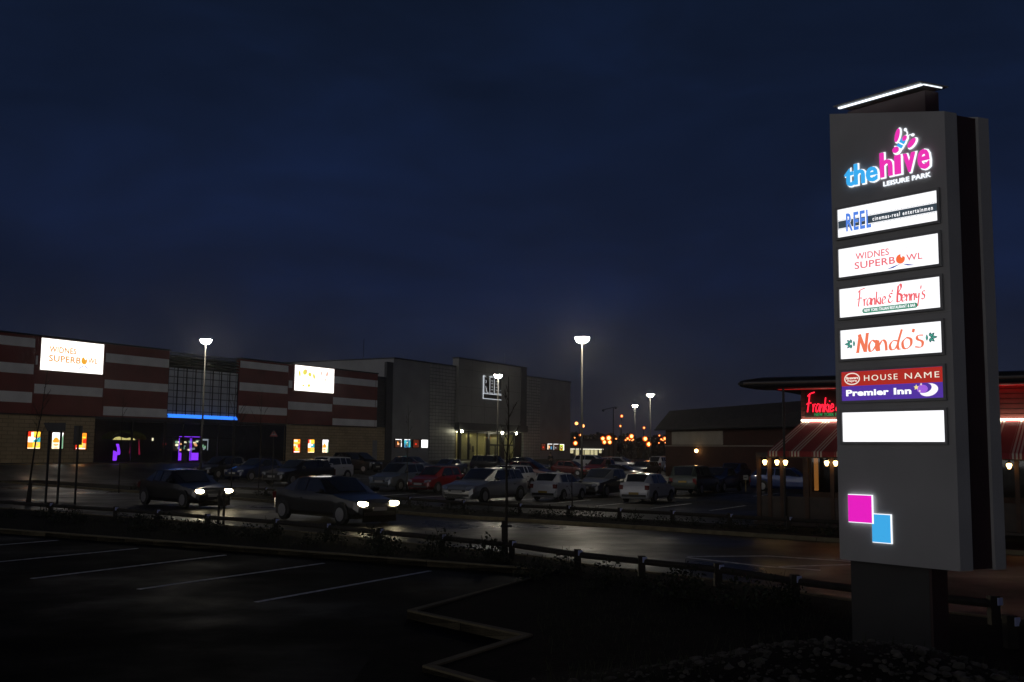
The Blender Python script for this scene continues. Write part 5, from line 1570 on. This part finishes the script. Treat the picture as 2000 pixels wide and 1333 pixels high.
    def screen(x0, x1, sx):
        mb = MB(); rows = []
        for f in (.07, .5, .93):
            r_ = at_x(x0 + (x1 - x0) * f)
            row = []
            for g in (-.92, -.45, 0, .45, .92):
                p = r_[5].lerp(r_[6], 1 - abs(g)); row.append(Vector((p.x + sx * .012, math.copysign(p.y, g) if g else 0, p.z + .014)))
            rows.append(row)
        vs_ = [p for row in rows for p in row]
        mb.add(vs_, [(i * 5 + j, i * 5 + j + 1, (i + 1) * 5 + j + 1, (i + 1) * 5 + j) for i in range(2) for j in range(4)])
        return mb
    screen(xc, xf, 1).build('windscreen', M['car_glass'], t, True)
    screen(xt, xr, -1).build('rear_window', M['car_glass'], t, True)
    # wheels
    fa, ra = hl - .78, -hl + .80 - (.15 if boot else 0)
    for x in (fa, ra):
        for sgn in (1, -1):
            y = sgn * (w - .11)
            q = MB().lathe([(wr - .08, -.1), (wr, -.07), (wr, .07), (wr - .08, .1)], (x, y, wr), 18, 'y').build('wheel', M['rubber'], t)
            mb = MB(); yo = y + sgn * .101
            mb.lathe([(wr * .66, -.004), (wr * .60, .004)], (x, yo, wr), 16, 'y')
            mb.build('rim', M['alloy'], q)
            mb = MB(); yo = w - .008
            pts = [(x + (wr + .06) * math.cos(a), wr + (wr + .06) * math.sin(a)) for a in [math.pi * k / 12 for k in range(13)]] + [(x - wr - .06, zb), (x + wr + .06, zb)]
            mb.prism(pts, sgn * (w - .14), sgn * (w + .004)) if sgn > 0 else mb.prism(pts, -(w + .004), -(w - .14))
            mb.build('wheel_arch', M['black'], t)
            # bring the wheel face in front of the arch
            q.location.y = sgn * .035
    # lights, plates, trims
    for sgn in (1, -1):
        p = at_x(hl - .10); z = p[4].z
        mb = MB(); a = [Vector((hl - .035, sgn * w * .50, z - .10)), Vector((hl - .15, sgn * w * .90, z - .05)), Vector((hl - .20, sgn * w * .88, z + .055)), Vector((hl - .09, sgn * w * .50, z + .03))]
        mb.add([v + Vector((.06, sgn * .012, .01)) for v in a] + [v - Vector((.12, 0, 0)) for v in a], [(0, 1, 2, 3), (7, 6, 5, 4), (0, 4, 5, 1), (1, 5, 6, 2), (2, 6, 7, 3), (3, 7, 4, 0)])
        mb.build('headlight', M['lens'], t)
        zt2 = zt - .10
        hh = .34 if kind in ('estate', 'mpv', 'suv') else .22
        mb = MB(); xb = -hl + .06
        mb.box(xb - .055, xb + .12, min(sgn * w * .70, sgn * w * .955), max(sgn * w * .70, sgn * w * .955), zt2 - hh, zt2)
        mb.build('tail_light', M['red_lens'], t)
        mb = MB(); ym = sgn * (w + .09); mb.lathe([(.02, -.09), (.06, -.06), (.065, .06), (.02, .1)], (xf + (xc - xf) * .55, ym, zbelt + .09), 8, 'y'); mb.box(xf + (xc - xf) * .55 - .02, xf + (xc - xf) * .55 + .02, min(sgn * (w - .05), ym), max(sgn * (w - .05), ym), zbelt + .03, zbelt + .06)
        mb.build('wing_mirror', M['black'], t)
        for x in (xm, ):
            MB().box(x - .32, x - .16, min(sgn * w, sgn * (w + .025)), max(sgn * w, sgn * (w + .025)), zbelt - .17, zbelt - .14).build('door_handle', M['black'], t)
    MB().box(hl - .04, hl + .008, -w * .46, w * .46, zh - .36, zh - .27).build('grille', M['black'], t)
    MB().box(hl - .06, hl + .012, -w * .66, w * .66, zb + .10, zb + .2).build('bumper', M['black'], t)
    MB().box(-hl - .012, -hl + .06, -w * .78, w * .78, zb + .10, zb + .22).build('bumper', M['black'], t)
    MB().box(hl + .013, hl + .023, -.26, .26, zb + .24, zb + .35).build('number_plate', M['plate_w'], t)
    zp = zt - (.56 if kind == 'hatch' else .36); MB().box(-hl - .026, -hl - .002, -.26, .26, zp, zp + .11).build('number_plate', M['plate_y'], t)
    return t, L
CARS = {}
AZH = {'f': AZ + 180, 'b': AZ, 'r': AZ + 90, 'l': AZ - 90}
NOM = {k: v[2] for k, v in KIND.items()}
def car(kind, px, top, base, head, col, label, push=1.6):
    g = at(px, base)
    dirv = Vector((g.x, g.y, 0)).normalized()
    c = g + dirv * push
    z = height(c.x, c.y)
    s = (base - top) * g.y / 2000.0 / (NOM[kind])
    s = max(.86, min(1.08, s))
    az = AZH[head] if isinstance(head, str) else head
    rot = R(90 - az)
    loc = (c.x, c.y, z + .004)
    if kind not in CARS:
        t, L = make_car(kind); CARS[kind] = t
        t.location = loc; t.rotation_euler.z = rot; t.scale = (s, s, s); t['label'] = label
    else:
        t = dup(CARS[kind], loc, rot, label, s)
        t['category'] = 'car'
    for ch in t.children:
        if ch.name.split('.')[0] == 'body':
            ch.material_slots[0].link = 'OBJECT'; ch.material_slots[0].material = PAINT[col]
    return t
car('hatch', 432, 888, 935, 'f', 'black', 'black hatchback at the left end of the front row, nearest the arcade doors')
car('saloon', 503, 895, 940, 'f', 'navy', 'dark blue saloon, second from the left end of the front row')
car('estate', 583, 898, 948, 'f', 'black', 'black estate parked before the three lit orange posters')
car('suv', 636, 893, 940, 'f', 'white', 'small white four-wheel-drive behind the black estate')
car('mpv', 696, 885, 926, 'r', 'black', 'black people carrier parked side-on before the service door')
car('hatch', 805, 890, 927, 'r', 'navy', 'dark blue rounded hatchback under the four film posters', 1.0)
car('saloon', 874, 897, 927, 'f', 'navy', 'dark blue saloon in the back row before the left cinema pier', 1.0)
car('hatch', 781, 905, 960, 'f', 'bluesilver', 'blue-silver hatchback with its nose to the road, left of the red one')
car('hatch', 853, 912, 964, 'f', 'red', 'bright red hatchback between the blue-silver and the silver cars')
car('estate', 948, 916, 984, 'f', 'silver', 'silver estate nearest the road in the middle of the front row')
car('estate', 990, 910, 958, 'f', 'white', 'white estate whose tail shows behind the silver one')
car('suv', 962, 890, 924, 'r', 'black', 'black off-roader before the cinema doors', 1.0)
car('saloon', 1026, 893, 924, 'r', 'black', 'black saloon before the right tiled pier of the cinema', 1.0)
car('hatch', 1036, 902, 942, 'r', 'dred', 'dark maroon hatchback with a shiny roof, left of the white one')
car('hatch', 1092, 926, 980, 'b', 'white', 'white rounded hatchback seen from behind by the brightest lamp')
car('saloon', 1178, 916, 972, 'f', 'grey', 'dark grey saloon facing the road between the two white hatchbacks')
car('hatch', 1266, 926, 984, 'b', 'white', 'white hatchback nearest the road, seen from behind, right of the dark saloon')
car('suv', 1358, 914, 968, 'b', 'green', 'dark off-roader with a yellow plate seen from behind, right of the white hatchback')
car('hatch', 1116, 901, 930, 'r', 'dred', 'dark red hatchback in the back row right of the standing person', 1.0)
car('mpv', 1156, 889, 917, 'r', 'white', 'white people carrier in the far row before the lit store', 1.0)
car('hatch', 1172, 896, 932, 'f', 'red', 'red hatchback in the back row below the orange lamp cluster', 1.0)
car('estate', 1212, 893, 920, 'r', 'silver', 'silver estate in the far row below the orange lamp cluster', 1.0)
car('saloon', 1215, 908, 940, 'r', 'black', 'black saloon behind the grey one, seen side-on', 1.0)
car('estate', 1257, 901, 932, 'f', 'bluesilver', 'pale blue-silver estate facing us in the middle of the far row', 1.0)
car('mpv', 1291, 892, 920, 'b', 'white', 'pale people carrier at the corner of the brick shed', 1.0)
car('hatch', 1322, 896, 924, 'f', 'blue', 'blue hatchback in the far row, left of the shed lamp', 1.0)
car('estate', 1362, 894, 922, 'r', 'blue', 'blue estate in the far row below the shed lamp', 1.0)
car('saloon', 1402, 914, 962, 'f', 'navy', 'navy saloon right of the dark off-roader, facing us')
car('hatch', 1432, 905, 945, 'f', 'blue', 'blue hatchback before the brick shed, left of the notice post')
car('estate', 1470, 898, 930, 'r', 'bluesilver', 'blue-silver estate half hidden by the restaurant veranda', 1.0)
car('hatch', 1408, 897, 924, 'b', 'black', 'black hatchback by the brick shed wall behind the navy saloon', 1.0)
car('estate', 1545, 914, 962, 'r', 'blue', 'blue estate seen through the restaurant veranda', 1.0)

# two cars on the road with their lamps lit, where the light streaks pass
def road_car(px, py, label, col):
    lp = at(px, py, .68)
    a = at(75, 936, .65); b = at(1110, 1008, .65)
    dr = (b - a); dr.z = 0; dr.normalize()
    az = math.degrees(math.atan2(dr.x, dr.y))
    L = KIND['saloon'][0]
    c = lp - dr * (L / 2)
    t = dup(CARS['saloon'], (c.x, c.y, .012), R(90 - az), label, 1.0)
    t['group'] = 'cars driving on the road'; t['category'] = 'car'
    for ch in list(t.children):
        n_ = ch.name.split('.')[0]
        if n_ == 'body': ch.material_slots[0].link = 'OBJECT'; ch.material_slots[0].material = PAINT[col]
        if n_ == 'headlight':
            sg = 1 if sum(v.co.y for v in ch.data.vertices) > 0 else -1
            lm = MB(); lm.T = Matrix.Translation((L / 2 - .03, sg * .60, .635)) @ Matrix.Rotation(R(-90) + sg * R(14), 4, 'Z') @ Matrix.Scale(-1, 4, (0, 1, 0))
            lm.prism(ellipse(0, 0, .155, .07, 18), -.04, .12)
            tmp = lm.build('headlight', M['headlamp']); ch.data = tmp.data; bpy.data.objects.remove(tmp)
    for sgn in (1, -1):
        ld = bpy.data.lights.new('headlight_beam', 'SPOT'); ld.energy = 420; ld.spot_size = R(48); ld.spot_blend = .7; ld.color = (1, .86, .6); ld.shadow_soft_size = .06
        lo = bpy.data.objects.new('headlight_beam', ld); C.objects.link(lo); lo.parent = t
        lo.location = (L / 2 + .12, sgn * .58, .66); lo.rotation_euler = (0, R(-86), 0)
        lo.rotation_euler = (R(86), 0, R(-90))
    return t
road_car(420, 958, 'dark car with lit headlights on the road at left', 'black')
road_car(742, 982, 'dark car with lit headlights on the road below the red hatchback', 'black')

# ------------------------------------------------------------------ damp evening air
hz = MB().box(-1600, 1600, -200, 2600, -1.2, 19.0)
hm = bpy.data.materials.new('damp_air'); hm.use_nodes = True
ht = hm.node_tree; ht.nodes.clear()
pv = N(ht, 'ShaderNodeVolumePrincipled'); pv.inputs['Color'].default_value = (.92, .93, .95, 1)
pv.inputs['Density'].default_value = HAZE; pv.inputs['Anisotropy'].default_value = 0.91
ho = N(ht, 'ShaderNodeOutputMaterial'); ht.links.new(pv.outputs[0], ho.inputs['Volume'])
ob = hz.build('haze', hm)
tag(ob, 'thin damp evening air glowing faintly round the lamps', 'haze', kind='stuff')
